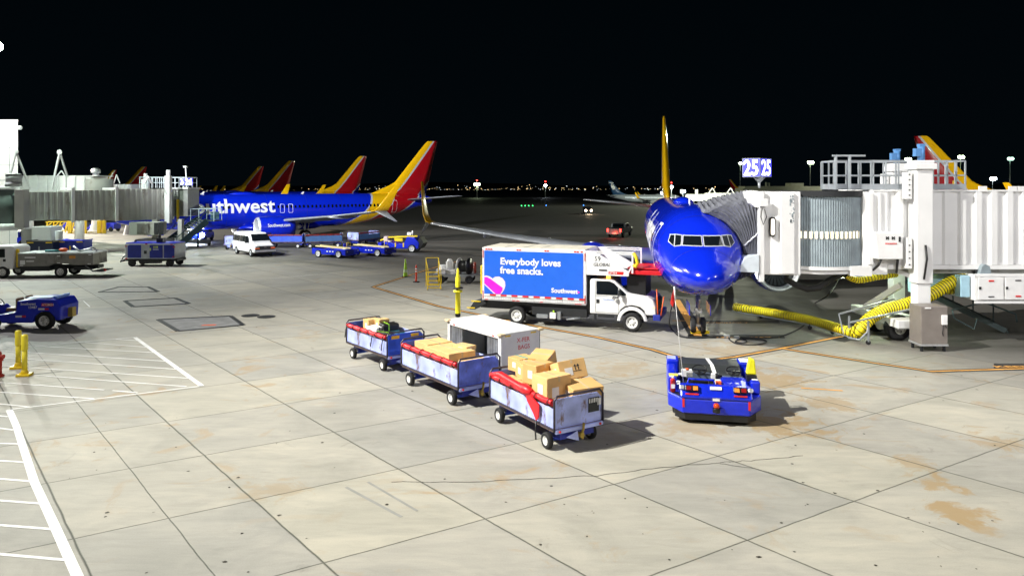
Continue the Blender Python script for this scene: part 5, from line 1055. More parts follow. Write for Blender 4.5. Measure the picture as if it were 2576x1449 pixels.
cart_at('gray ended cart behind the blue dollies farthest right',872,621,950,612,mat('slate_cart',(.05,.12,.28),.4))
# ------------------------------------------------------------------ blue belt loaders / dollies
def dolly(lab,loc,rz,grp='blue belt loaders parked side by side'):
    t=thing('belt_loader',lab,'belt loader',loc,rz,grp)
    k=M(); k.prism([(-1.9,.28),(-1.9,.78),(1.1,.74),(1.7,.70),(1.7,.28),(1.35,.28),(1.25,.62),(.75,.62),(.65,.28),(-.85,.28),(-.95,.62),(-1.45,.62),(-1.55,.28)],'y',-1.0,-.9)
    k.prism([(-1.9,.28),(-1.9,.78),(1.1,.74),(1.7,.70),(1.7,.28),(1.35,.28),(1.25,.62),(.75,.62),(.65,.28),(-.85,.28),(-.95,.62),(-1.45,.62),(-1.55,.28)],'y',.9,1.0)
    k.bx(1.66,1.72,-1,1,.22,.74); k.bx(-1.9,-1.84,-1,1,.3,.78); k.bx(-1.84,1.66,-.9,.9,.3,.42); k.build('chassis',m_blue,t,bevel=.03)
    k=M(); k.bx(1.715,1.725,-.95,.2,.3,.66); k.build('front_panel',m_navy,t)
    k=M(); 
    for y in(-.55,.1): k.bar((-1.85,y,.95),(1.5,y,.80),.1,.09)
    k.build('conveyor_rail',mat('cream_yellow_rail',(.80,.66,.32),.45),t); k=M(); k.add([(-1.85,-.5,.9),(1.5,-.5,.76),(1.5,.05,.76),(-1.85,.05,.9)],[(0,1,2,3)]); k.build('belt',m_rubber,t)
    k=M(); k.bx(.5,1.0,.35,.8,.42,.85); k.bx(.45,.55,.35,.8,.85,1.15); k.build('seat',m_blue,t,bevel=.04); k=M(); k.tube([(.9,.3,.8),(.9,.3,1.25),(.9,.8,1.25),(.9,.8,.8)],.03); k.build('guard_rail',m_yellow,t)
    k=M(); [k.bx(x,x+.16,-1.01,-.995,.5,.6) for x in(-.3,0,.3)]; k.box((1.4,-.6,.78),(.3,.4,.05)); k.build('white_marking',m_label,t)
    k=M(); [k.cyl((1.72,y,.56),(1.75,y,.56),.06,n=10) for y in(-.75,.8)]; k.build('front_lamp',m_alu,t)
    for x in(-1.2,1.0):
        for sd in(-1,1): wheel(t,(x,sd*.97,.33),.33,.2,m_hub,ax=(0,sd,0),hub=.72,n=18)
    return t
q0=G(835,650); d1=dolly('blue belt loader with cream rails left in the row right of the van',(q0.x+.05,q0.y+1.4,0),R(-24))
q0=G(925,646); d2=dup(d1,(q0.x+.3,q0.y+1.4,0),R(-22),'blue belt loader with cream rails in the middle of the row')
q0=G(1000,636); t=thing('baggage_tractor','blue ground tractor with yellow boom at the right end of the loader row','tractor',(q0.x,q0.y+1.2,0),R(-10))
k=M(); k.prism([(-1.9,.35),(-1.9,.9),(-.8,1.05),(-.2,.8),(.7,.85),(1.0,1.5),(1.7,1.45),(2.2,.9),(2.1,.35)],'y',-.8,.8); k.build('body',m_blue,t,bevel=.06)
k=M(); k.bar((-1.7,-.6,1.1),(-.9,-.6,1.42),.12); k.bar((-.9,-.6,1.42),(2.0,-.6,1.55),.13); k.bx(-.2,.6,-.9,-.7,1.05,1.35); k.build('yellow_boom',m_yellow,t)
k=M(); k.bx(-1.3,-.9,-.85,-.3,1.0,1.5); k.bx(-1.0,-.6,-.85,-.3,.95,1.1); k.build('seat',mat('pale_pink_seat',(.6,.48,.48),.5),t,bevel=.05); k=M(); k.prism([(1.9,.8),(2.2,1.5),(2.6,.9),(2.3,.4)],'y',-.7,.7); k.build('black_apron',m_black,t)
k=M(); k.box((1.1,-.3,1.75),(.4,.3,.25)); k.cyl((1.4,-.3,1.6),(1.4,-.3,2.05),.06); k.build('beacon_and_lamp',m_label,t); k=M(); [k.bx(x,x+.12,-.82,-.8,.5,.9) for x in(-.2,.6)]; k.build('yellow_plate',m_yellow,t)
for x in(-1.1,1.5):
    for sd in(-1,1): wheel(t,(x,sd*.8,.38),.38,.22,m_hub,ax=(0,sd,0),hub=.7,n=18)
# ------------------------------------------------------------------ cones, ladder, reel cart, marker post
q=G(1020,696); t=thing('tall_cone','tall lime green traffic cone at the yellow apron line','traffic cone',q); k=M(); k.box((0,0,.02),(.42,.42,.04)); k.build('base',m_rubber,t); k=M(); k.lathe([(.04,.15),(.7,.09),(1.2,.035),(1.25,.001)],(0,0,0),(0,0,1),16); c=k.build('cone_body',m_lime,t)
k=M(); k.lathe([(.3,.138),(.5,.117)],(0,0,0),(0,0,1),16); k.build('pale_band',mat('pale_lime',(.7,.85,.5),.5),c)
q=G(1047,710); t=thing('delineator_post','red orange delineator post with two white bands','delineator',q); k=M(); k.cyl((0,0,0),(0,0,.05),.22); k.build('base',m_rubber,t); k=M(); k.lathe([(.05,.065),(.95,.055),(1.0,.07),(1.05,.03),(1.12,.03),(1.14,.001)],(0,0,0),(0,0,1),14); c=k.build('post',mat('red_orange',(.8,.06,.02),.45),t); k=M(); k.lathe([(.66,.064),(.76,.063)],(0,0,0),(0,0,1),14); k.lathe([(.83,.062),(.91,.061)],(0,0,0),(0,0,1),14); k.build('white_band',m_label,c)
q=G(1090,727); t=thing('rolling_ladder','yellow rolling step ladder with rails beside the reel trailer','ladder',q,R(8))
k=M()
for x in(-.42,.34):
    k.bar((x+.1,-.3,.1),(x,.35,.98),.05); k.bar((x,.35,.98),(x,.75,.98),.05); k.bar((x,.85,.05),(x,.72,.98),.05); k.tube([(x,.3,.98),(x,.3,1.72),(x,.42,1.82),(x,.75,1.82),(x,.75,.98)],.025); k.tube([(x,.3,1.7),(x+.1,-.05,1.2),(x+.14,-.32,.3)],.022)
k.bar((-.42,.75,1.82),(.34,.75,1.82),.04); k.bar((-.42,.8,.2),(.34,.8,.2),.04); k.bar((-.36,-.3,.12),(.42,-.3,.12),.05); k.build('ladder_frame',m_yellow,t)
for i in range(4):
    k=M(); k.box((-.0-.02*i,-.2+i*.18,.27+i*.235),(.74,.2,.035)); k.build('step',m_yellow,t)
for x in(-.36,.44): k=M(); k.cyl((x-.03,-.36,.1),(x+.03,-.36,.1),.10,n=14); k.build('wheel',m_yellow,t)
q=G(1135,713); t=thing('hose_reel_trailer','low trailer with white tank and large black cable reel behind the ladder','trailer',(q.x,q.y+.5,0),R(-4))
k=M(); k.bx(-1.1,1.55,-.6,.6,.5,.6); k.bx(-1.1,1.5,-.62,-.58,.42,.6); k.bx(1.5,2.1,-.05,.05,.5,.58); k.build('trailer_bed',m_gray,t)
k=M(); k.lathe([(-.05,.001),(-.05,.50),(0,.52),(.05,.50),(.05,.001)],(.55,-.3,1.1),(.95,-.3,0),24); rr0=k.build('reel_flange',mat('reel_white',(.62,.62,.6),.5,dirt=(.2,.2,.2),dscale=6,dth=.55),t)
k=M(); k.lathe([(-.05,.001),(-.05,.53),(.05,.53),(.05,.001)],(1.2,-.5,1.1),(.95,-.3,0),24); k.cyl((.55,-.3,1.1),(1.2,-.5,1.1),.36,n=20); k.build('reel_drum',m_black,t)
k=M(); k.cyl((-.1,-.25,.6),(-.1,-.25,1.35),.24,n=18); k.lathe([(0,.24),(.1,.14),(.16,.14),(.2,.1),(.2,.001)],(-.1,-.25,1.35),(0,0,1),18); k.cyl((-.75,-.1,.95),(-.2,.3,.95),.2,n=14); k.build('white_tank',m_white,t)
k=M(); k.bx(-.95,-.35,-.5,0,.6,.9); k.bx(.0,.3,-.55,-.25,.6,.9); k.tube([(-.9,-.5,.7),(-.5,-.58,.95),(.0,-.55,.8),(.4,-.58,.7)],.04); k.build('pump',m_label,t,bevel=.03); k=M(); k.cyl((1.5,.1,.6),(1.5,.1,1.3),.09,n=12); k.build('red_cylinder',mat('brick_red',(.4,.06,.03),.5),t)
for x in(-.6,1.2):
    for sd in(-1,1): wheel(t,(x,sd*.62,.26),.26,.16,m_dark,ax=(0,sd,0),n=16)
q=Vector(((1152-CX)/F*26.6,26.6,0)); t=thing('yellow_marker_post','tall yellow shrouded post standing behind the white covered cart','post',q)
k=M(); k.cyl((0,0,0),(0,0,1.35),.07); k.build('steel_post',m_gray,t); k=M(); k.lathe([(1.48,.10),(2.25,.095),(2.27,.17),(2.33,.17),(2.34,.085),(2.45,.09),(2.8,.09),(3.0,.045),(3.1,.045),(3.17,.001)],(0,0,0),(0,0,1),18); k.build('yellow_shroud',mat('safety_yellow',(.85,.74,.02),.5,bump=.2),t)
k=M(); k.lathe([(1.36,.10),(1.46,.10)],(0,0,0),(0,0,1),14); k.lathe([(2.4,.14),(2.41,.20),(2.44,.20),(2.45,.12)],(0,0,0),(0,0,1),18); k.build('black_collar',m_black,t)
# bollards, hydrant
for px,py,h,lab in((62,945,1.36,'front yellow bollard nearer the hatched paint'),(46,926,1.30,'rear yellow bollard half hidden behind the front one')):
    q=G(px,py); t=thing('bollard',lab,'bollard',q,R(12),'yellow bollards at the left edge'); k=M(); k.box((0,0,.04),(.42,.34,.08)); k.cyl((0,0,.08),(0,0,.2),.12,.09); k.build('base_flange',m_yellow,t,bevel=.02); k=M(); k.cyl((0,0,.2),(0,0,h-.5),.082,n=18); k.lathe([(h-.52,.098),(h-.06,.098),(h-.02,.08),(h,.001)],(0,0,0),(0,0,1),18); k.build('post',mat('bollard_yellow',(.86,.72,.04),.4,var=.08,dirt=(.3,.25,.1),dscale=4,dth=.7),t)
q=G(-7,948); t=thing('fire_hydrant','red fire hydrant cut off by the left edge of the photo','hydrant',q); m_hy=mat('hydrant_red',(.42,.02,.015),.45); k=M(); k.lathe([(0,.2),(.06,.2),(.08,.13),(.5,.13),(.52,.17),(.58,.17),(.6,.14),(.78,.12),(.84,.07),(.9,.05),(.92,.001)],(0,0,0),(0,0,1),18); k.build('barrel',m_hy,t)
for d in((1,0,0),(-1,0,0),(0,-1,0)): k=M(); d=Vector(d); k.cyl(Vector((0,0,.66))+d*.1,Vector((0,0,.66))+d*.22,.07,n=10); k.build('nozzle',m_hy,t)
# ------------------------------------------------------------------ baggage tractor at the left edge (faces left: local x forward)
t=thing('baggage_tractor','blue baggage tractor with tan seats behind the yellow bollards','tractor',(-21.35,31.6,0),R(183)); q=t
k=M(); k.prism([(-1.75,.40),(-1.78,1.0),(-1.6,1.28),(-.7,1.34),(.05,1.25),(.12,.78),(.9,.62),(1.1,.62),(1.3,.95),(1.9,.92),(2.0,.3),(1.6,.3),(1.5,.55),(1.3,.68),(.9,.6),(.7,.3),(-.6,.3),(-.72,.62),(-.95,.78),(-1.3,.76),(-1.5,.55),(-1.55,.4)],'y',-.72,.72); bd=k.build('body',m_blue,t,bevel=.05)
k=M(); k.bx(-1.2,-.2,-.2,.5,1.34,1.36); k.bx(-1.5,-1.35,-.5,.5,1.3,1.42); k.build('engine_cover',mat('sky_blue_cover',(.10,.22,.72),.4),t,bevel=.02)
for y in(.36,-.30): k=M(); k.bx(.16,.62,y-.22,y+.22,.78,.94); k.bx(.08,.22,y-.22,y+.22,.9,1.36); k.build('seat',m_tan,t,bevel=.06)
k=M(); k.tube([(1.0+.1*math.sin(a),.3+.18*math.cos(a),1.15+.14*math.sin(a)) for a in[2*PI*i/16 for i in range(16)]],.018,6,True); k.cyl((1.2,.3,.9),(1.02,.3,1.13),.025); k.build('steering_wheel',m_dark,t)
k=M(); [k.bx(x,x+.26,.722,.73,z,z+.08) for x,z in((-1.1,.86),(-.15,.55))]; k.build('white_reflector',m_label,t); k=M(); [k.bx(x,x+.16,.722,.73,z,z+.08) for x,z in((-1.28,.86),(-.32,.55))]; k.bx(-1.45,-.98,.722,.728,1.02,1.15); k.build('red_reflector',m_redp,t)
lettering(t,'AT2M54',(-1.0,.73,1.04),(-1,0,0),(0,0,1),.14,m_lit,.02); lettering(t,'Southwest',(-.1,.725,1.08),(-1,0,0),(0,0,1),.15,m_lit,.02); lettering(t,'13487',(-.42,.725,.93),(-1,0,0),(0,0,1),.15,m_lit,.02)
k=M(); k.box((-1.86,0,.66),(.2,.3,.4)); k.build('tow_hitch',mat('brass_hook',(.45,.32,.06),.4),t)
for x,rd_ in((-1.12,.40),(1.12,.36)):
    for sd in(-1,1): wheel(t,(x,sd*.68,rd_),rd_,.24,m_hub,ax=(0,sd,0),hub=.56)
# ------------------------------------------------------------------ service truck at left (faces left)
t=thing('service_truck','white cab truck with a bare metal flatbed body at the left edge','truck',(-30.9,49.8,0),R(184.5))
m_bare=mat('bare_metal_body',(.25,.24,.22),.5,metal=.25,var=.15,dirt=(.12,.1,.08),dscale=1.2)
k=M(); k.prism([(-2.15,.86),(-2.15,1.62),(2.75,1.62),(2.75,.78),(.75,.80),(.5,.96),(-.5,.96),(-.8,.86)],'y',-1.0,1.0); b_=k.build('box_body',m_bare,t,bevel=.02); k=M(); k.bx(-2.15,2.75,-1.02,1.02,1.62,1.7); k.build('top_rim',m_alu,b_)
k=M(); [k.bx(x,x+.2,1.002,1.012,z,z+.06) for x,z in((-2.05,1.52),(0,1.45),(0,.98),(-2.0,.9),(2.4,.82))]; k.bx(1.6,2.3,1.002,1.012,1.35,1.44); k.bx(1.7,2.2,1.002,1.012,1.1,1.18); k.bx(2.28,2.6,1.002,1.012,.92,1.2); k.build('decal',m_label,b_)
k=M(); k.bx(-1.0,-.6,1.002,1.012,1.3,1.5); k.build('orange_decal',mat('orange_decal',(.7,.3,.05),.5),b_)
k=M(); k.prism([(3.1,.62),(3.0,2.0),(3.2,2.18),(4.6,2.18),(5.0,1.3),(5.05,.6)],'y',-.95,.95); c=k.build('cab',m_white,t,bevel=.08,seg=3); k=M(); k.prism([(3.6,1.4),(3.6,1.98),(4.5,1.98),(4.8,1.4)],'y',.955,.97); k.build('side_window',m_glass,c); k=M(); k.bx(3.55,3.72,.96,.975,1.12,1.3); k.build('door_handle',m_dark,c)
k=M(); k.bx(2.86,3.0,.6,.75,.7,1.95); k.build('yellow_upright',m_yellow,t); k=M(); k.bx(-2.2,4.6,-.4,.4,.55,.78); k.bx(-1.9,-.8,-.8,.8,.5,.7); k.bx(.8,2.7,-.8,.8,.45,.78); k.build('chassis',m_dark,t)
k=M(); k.tube([(-1.6,.9,.8),(-2.1,.9,.42),(-2.75,.8,.40),(-2.85,.8,.5)],.05); k.bx(-2.7,-2.0,-.7,.8,.36,.44); k.build('rear_hitch',m_gray,t); k=M(); k.sph((-2.85,.8,.48),.1); k.build('red_tail_cap',m_redp,t)
k=M(); k.cyl((.2,.3,1.78),(1.3,.35,1.78),.09); k.build('teal_hose_roll',mat('teal_hose',(.02,.22,.22),.5),t); k=M(); k.sph((.15,.3,1.84),.2,12,(1.6,.8,.7)); k.build('orange_bundle',m_orange,t); k=M(); k.tube([(-.5,.3,2.1),(-.9,.3,1.75),(-1.4,.3,1.85),(-1.8,.3,2.0),(-2.1,.3,1.75)],.07); k.build('gray_hose',m_alu,t)
for x in(0,3.75):
    for sd in(-1,1): wheel(t,(x,sd*.88,.4),.4,.25,m_hub,ax=(0,sd,0),hub=.6)
# ground power unit
t=thing('ground_power_unit','blue and gray wheeled generator trailer on the left apron','generator',(-28.05,56.4,0),R(-2))
k=M(); k.bx(-2.0,1.95,-.85,.85,.62,1.78); b_=k.build('housing',mat('silver_gray_panel',(.42,.45,.50),.4),t,bevel=.03); k=M(); k.bx(-1.98,1.93,-.8,.8,1.78,1.86); k.build('blue_top',m_blue,b_,bevel=.02)
k=M(); [k.bx(x0,x1,-.865,-.85,.68,1.68) for x0,x1 in((-1.78,-.72),(-.05,.98),(1.08,1.9))]; k.build('blue_door',m_navy,b_)
k=M(); k.bx(-.5,-.28,-.862,-.852,1.0,1.25); k.build('gauge_opening',m_dark,b_); k=M(); k.bx(-.04,.06,-.872,-.866,1.25,1.45); [k.bx(.25+i*.1,.31+i*.1,-.872,-.866,1.46,1.6) for i in range(4)]; k.build('yellow_decal',mat('yellow_green_decal',(.6,.75,.1),.5),b_)
lettering(b_,'NNNNN',(.22,-.87,1.3),(1,0,0),(0,0,1),.08,m_lit,.02) if False else None
k=M(); k.bx(.22,.66,-.872,-.866,1.32,1.37); [k.bx(x,x+.22,-.872,-.866,z,z+.06) for x,z in((-1.9,1.66),(-.2,1.72),(-1.9,.62))]; k.build('white_reflector',m_label,b_); k=M(); [k.bx(x,x+.18,-.873,-.867,z,z+.07) for x,z in((-2.0,1.55),(-.4,1.72),(1.6,1.7),(1.75,.75),(-2.0,.6),(1.8,1.5))]; k.build('red_reflector',m_redp,b_)
k=M(); k.box((.5,-.2,2.02),(.5,.5,.35)); k.cyl((.4,-.2,2.1),(.4,-.2,2.45),.1); k.cyl((-1.7,0,1.85),(-1.6,0,2.0),.08); k.build('exhaust_stack',m_black,t,bevel=.03)
k=M(); k.bx(-2.0,2.05,-.7,.7,.42,.62); k.bx(-.9,.6,-.8,-.2,.25,.5); k.bar((-2.0,0,.5),(-2.9,0,.3),.1); k.tube([(-2.0,-.4,.95),(-2.4,-.4,.7),(-2.7,-.3,.3),(-2.3,-.3,.55),(-2.0,-.2,.6)],.05); k.build('drawbar_frame',m_dark,t)
for x in(-1.5,1.5):
    for sd in(-1,1): wheel(t,(x,sd*.75,.3),.3,.2,m_dark,ax=(0,sd,0),n=18)
# blue utility boxes behind the truck
for px0,px1,py0,py1,D,mm,lab in((79,143,604,650,59,mat('night_navy',(.01,.02,.06),.4),'dark wheeled tool box with yellow corner tape behind the service truck'),(157,219,602,650,60,m_navy,'blue wheeled tool box with yellow corner tape behind the service truck')):
    a=P(px0,py1,D); w=(px1-px0)/F*D; h=(py1-py0)/F*D; t=thing('tool_cart',lab,'tool cart',(a.x+w/2,D,0),R(2)); zt=P(0,py0,D).z
    k=M(); k.bx(-w/2,w/2,-.6,.8,.25,zt-.12); k.build('box',mm,t,bevel=.04); k=M(); k.prism([(-w/2-.05,zt-.12),(w/2+.05,zt-.12),(w/2+.02,zt),(w/2-.15,zt-.07),(-w/2+.15,zt-.07),(-w/2-.02,zt)],'y',-.6,.8); k.build('lid',m_blue if mm is m_navy else m_black,t)
    k=M(); [k.bx(x,x+.5,-.615,-.6,zt-.22,zt-.13) for x in(-w/2+.05,w/2-.55)]; k.build('yellow_tape',m_yellow,t); k=M(); k.bx(-.1,.02,-.62,-.6,.6,zt-.5); k.build('handle',m_yellow if mm is m_navy else m_gray,t)
    for x in(-.7,.7): wheel(t,(x,-.5,.14),.14,.1,m_dark,ax=(0,-1,0),n=12)
# ------------------------------------------------------------------ left boarding bridges
t=thing('boarding_bridge','gray three part boarding bridge in front at the left, leading to the side-on jet','boarding bridge',(-39,66,0)); LB=t
ax0=Vector((-43.0,62.5,0)); ax1=Vector((-34.6,72.2,0)); dv=(ax1-ax0).normalized(); nv_=Vector((dv.y,-dv.x,0))
def seg(k,s0,s1,hw,z0,z1,pitch=.5):
    L=(ax1-ax0).length; 
    def pt(s,o): return ax0+dv*s-nv_*1.5+nv_*o
    s=s0; pts=[]
    while s<s1:
        for a,b in((0,0),(.22,0),(.28,1),(.42,1),(.48,0)):
            if s+a<s1: pts.append((s+a,hw-.06*b))
        s+=pitch
    pts.append((s1,hw))
    for i in range(len(pts)-1):
        a=pt(*pts[i]); b=pt(*pts[i+1]); k.quad((a.x,a.y,z0),(b.x,b.y,z0),(b.x,b.y,z1),(a.x,a.y,z1))
    c=[pt(s0,hw-.1),pt(s1,hw-.1),pt(s1,-hw),pt(s0,-hw)]; k.prism([(p.x,p.y) for p in c],'z',z0,z1)
LL=(ax1-ax0).length
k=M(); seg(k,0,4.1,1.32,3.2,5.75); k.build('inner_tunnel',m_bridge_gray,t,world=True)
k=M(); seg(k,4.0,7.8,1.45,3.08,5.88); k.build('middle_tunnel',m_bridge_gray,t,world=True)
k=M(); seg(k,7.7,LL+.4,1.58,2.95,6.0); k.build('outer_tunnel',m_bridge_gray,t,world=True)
k=M()
for s,h in((0,1.5),(4.05,1.55),(7.75,1.68)):
    a=ax0+dv*s-nv_*1.5; 
    c=[a+nv_*h,a+dv*.25+nv_*h,a+dv*.25-nv_*h,a-nv_*h]; k.prism([(p.x,p.y) for p in c],'z',5.95,6.12); k.prism([(p.x,p.y) for p in[c[0],c[1],c[1]-nv_*.2,c[0]-nv_*.2]],'z',2.95,5.95)
k.build('tunnel_collar',m_bridge,t,world=True)
k=M(); o=ax0-nv_*1.5
k.cyl((o.x-1.9,o.y-.2,3.0),(o.x-1.9,o.y-.2,5.95),2.2,n=36); k.build('rotunda_drum',mat('dark_green_gray',(.09,.12,.11),.5),t,world=True)
k=M(); k.cyl((o.x-1.9,o.y-.2,5.96),(o.x-1.9,o.y-.2,6.25),2.35,n=36); k.cyl((o.x-1.9,o.y-.2,2.4),(o.x-1.9,o.y-.2,2.99),2.3,n=36); k.build('rotunda_rim',m_bridge,t,world=True)
p=P(54,520,61.2); k=M(); k.bx(p.x-.42,p.x+.42,60.9,61.6,2.7,6.0); k.build('corner_post',m_bridge_gray,t,world=True,bevel=.05)
p=P(34,450,61.5); k=M(); k.cyl((p.x,p.y,6.2),(p.x,p.y,6.6),.62,n=20); k.cyl((p.x,p.y,6.6),(p.x,p.y,7.25),.58,n=20); k.cyl((p.x,p.y,7.25),(p.x,p.y,7.35),.66,.5,n=20); k.build('roof_ventilator',mat('vent_gray',(.35,.36,.36),.5),t,world=True)
for apx,apy,l,r,D in((40,382,(24,450),(76,476),62.5),(150,383,(130,476),(170,446),65),(372,446,(363,462),(383,462),68)):
    k=M(); A_=P(apx,apy,D); k.bar(A_,P(*l,D),.13); k.bar(A_,P(*r,D+.5),.13); k.cyl(A_-Vector((0,.05,0)),A_+Vector((0,.05,.0)),.22 if D<68 else .12,n=12)
    if apx==150: k.bar(P(140,447,65),P(155,430,65),.08); k.bar(P(155,430,65),P(165,446,65),.08)
    k.build('lifting_frame',m_bridge,t,world=True)
# cab of the left bridge
k=M(); 
for pxx in(431,436): pass
A_=P(432,470,72); k.bx(A_.x-.45,A_.x+.05,71.4,72.0,2.6,7.3); k.cyl((A_.x-.2,71.7,7.3),(A_.x-.2,71.7,7.9),.2); B_=P(365,440,74.5); k.bx(B_.x-.3,B_.x+.3,74.3,74.9,6,7.0); k.cyl((B_.x,74.6,7.0),(B_.x,74.6,7.6),.18); k.build('lift_column',m_bridge,t,world=True,bevel=.03)
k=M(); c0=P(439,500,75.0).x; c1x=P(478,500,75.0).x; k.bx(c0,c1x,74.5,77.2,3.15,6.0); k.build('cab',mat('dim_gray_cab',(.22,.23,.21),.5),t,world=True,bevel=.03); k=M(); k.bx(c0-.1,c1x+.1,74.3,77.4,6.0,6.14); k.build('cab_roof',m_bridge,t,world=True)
k=M(); [k.bar((x,74.4,3.2),(x,74.4,5.9),.05) for x in(c0+.35,c0+.7)]; [k.bar((c0+.35,74.4,z),(c0+.7,74.4,z),.04) for z in(3.6,4.0,4.4,4.8,5.2,5.6)]; k.build('ladder_rungs',m_dark,t,world=True)
k=M()
def rl2(a,b,n,h=1.1):
    a,b=Vector(a),Vector(b); u=Vector((0,0,h)); k.bar(a+u,b+u,.07); k.bar(a+u*.5,b+u*.5,.05)
    for i in range(n+1): p=a.lerp(b,i/n); k.bar(p,p+u,.06)
zr=6.1; xA=P(352,470,73).x; xB=P(474,470,75).x; rl2((xA,73,zr),(xB,74.6,zr),12); rl2((xA,75.6,zr),(xB,77,zr),10); rl2((xA,73,zr),(xA,75.6,zr),2); rl2((xB,74.6,zr),(xB,77,zr),2); k.build('roof_railing',mat('pale_rail',(.6,.66,.72),.4),t,world=True)
k=M(); k.bx(P(446,0,74.2).x-.1,P(446,0,74.2).x+.1,74.2,74.4,2.6,4.9); k.build('yellow_stripe_ladder',m_yellow,t,world=True)
k=M(); p=P(85,580,63); k.cyl((p.x-1.6,64.5,0),(p.x-1.6,64.5,2.4),.45); k.bx(p.x-.2,p.x+1.5,63,64.6,1.35,2.7); k.cyl((p.x+1.9,63.5,.6),(p.x+1.9,63.5,2.3),.3); k.bx(p.x-.4,p.x+2.4,62.9,64.4,1.0,1.2); k.build('rotunda_support',m_bridge,t,world=True,bevel=.05)
k=M(); q=P(386,600,70); k.bx(q.x-1.6,q.x+1.2,69.6,71.8,.75,1.1); k.build('drive_beam',m_bridge_gray,t,world=True)
for x in(q.x-1.2,q.x+.9): wheel(t,tuple(Vector((x,69.7,.45))-t.location),.45,.35,m_gray,ax=(0,-1,0))
k=M(); k.bx(q.x-.25,q.x+.25,70.2,70.8,1.0,3.0); k.bx(q.x+1.9,q.x+2.3,71,71.5,1.0,3); k.build('drive_column',m_bridge_gray,t,world=True)
t=thing('air_conditioning_unit','gray louvred cooling unit hung under the left boarding bridge','cooling unit',(-35.8,70,1.4)); a=P(340,590,70); b=P(412,558,70)
k=M(); k.bx(a.x,b.x,68.9,70.6,a.z,b.z); k.build('unit_body',m_bridge_gray,t,world=True,bevel=.03)
k=M(); x1=P(375,0,68.9).x; k.bx(P(345,0,68.9).x,x1,68.86,68.9,a.z+.12,b.z-.12); k.build('grille_panel',mat('louvre_dark',(.08,.07,.06),.6),t,world=True); k=M(); [k.bx(P(345,0,68.9).x,x1,68.82,68.87,a.z+.16+i*.085,a.z+.19+i*.085) for i in range(12)]; k.build('louvre_slat',m_bridge_gray,t,world=True)
k=M(); [k.bx(P(p0,0,68.9).x,P(p1,0,68.9).x,68.85,68.9,a.z+.06,b.z-.06) for p0,p1 in((388,398),(400,411))]; k.build('dark_door',m_dark,t,world=True)
gate_sign((P(467,467,75.5).x,75.5,P(467,467,75.5).z),1.02,'26','two faced glowing gate sign on the left bridge cab behind the roof railing')
t=thing('camera_mast','slim white mast with a flat lamp head above the left gate sign','mast',P(469,447,75)); k=M(); a=P(469,447,75); k.cyl(a-Vector((0,0,.6)),P(467,422,75),.06); k.build('mast_pole',m_label,t,world=True); k=M(); k.box(P(466,420,75),(.35,.3,.16)); k.build('lamp_head',m_label,t,world=True)
# second (farther) left bridge, white
t=thing('boarding_bridge','white corrugated boarding bridge showing above the gray one at the left','boarding bridge',(-50,80,0)); D=80
k=M(); x0,x1=P(50,0,D).x,P(246,0,D+1).x; ribbed(k,x0,x1,D,1,4.2,H+28*D/F,1.05,.16); k.bx(x0,x1,D+.2,D+3,4.2,H+28*D/F); k.build('tunnel',m_white,t,world=True); k=M(); k.bx(x0,x1+.6,D-.1,D+3.1,H+28*D/F,H+30*D/F); k.build('tunnel_roof',m_white,t,world=True)
k=M(); a=P(236,0,D).x; k.cyl((a,D+1,5),(a,D+1,7.1),1.45,n=30); k.build('rotunda',m_bridge_gray,t,world=True); k=M(); p=P(241,442,D+.5); k.cyl(p,p+Vector((0,0,.28)),.32,n=16); k.cyl(p+Vector((0,0,.28)),p+Vector((0,0,.6)),.48,n=16); k.sph(tuple(p+Vector((0,0,.6))),.45,12,(1,1,.6)); k.build('roof_fan',m_alu,t,world=True)
k=M(); x0,x1=P(262,0,84).x,P(350,0,86).x; ribbed(k,x0,x1,84,1,4.2,H+8*84/F,.8,.12); k.bx(x0,x1,84.2,87,4.2,H+8*84/F); k.build('outer_tunnel',m_bridge,t,world=True); k=M(); A_=P(293,440,84); k.bar(A_,P(286,462,84),.1); k.bar(A_,P(302,462,84),.1); k.build('lifting_frame',m_bridge,t,world=True)
k=M(); [k.cyl((P(px,0,82).x,82,0),(P(px,0,82).x,82,4.3),.5,n=14) for px in(72,200)]; k.build('support_pillar',m_bridge,t,world=True)
# terminal corner at far left
t=thing('terminal_building','white panelled corner of the terminal at the far left edge','building',(-62,82,0)); D=76
xr_=P(45,0,D).x; k=M(); k.prism([(-75,D),(xr_,D),(xr_*(D+12)/D-.8,D+12),(-75,D+12)],'z',0,H+166*D/F); k.build('wall',mat('wall_panel_white',(.74,.74,.72),.6,var=.04),t,world=True)
k=M(); [k.bx(-75,xr_,D-.015,D+.005,H+h*D/F-.03,H+h*D/F+.03) for h in(142,100,56,18)]; [k.bx(x-.03,x+.03,D-.015,D+.005,0,H+166*D/F) for x in(P(24,0,D).x,P(-10,0,D).x)]; k.build('panel_joint',m_gray,t,world=True); k=M(); k.prism([(-75,D-.1),(xr_+.1,D-.1),(xr_*(D+12)/D-.8,D+12),(-75,D+12)],'z',H+166*D/F,H+168*D/F+.1); k.build('parapet_cap',m_white,t,world=True)
t=thing('security_camera','small white dome camera on the corner of the terminal wall','camera',P(50,322,75.5)); k=M(); k.bar((0,0,.1),(-.35,.3,.1),.1); k.build('camera_arm',m_gray,t); k=M(); k.sph((0,0,0),.24,14); k.build('camera_dome',m_white,t)
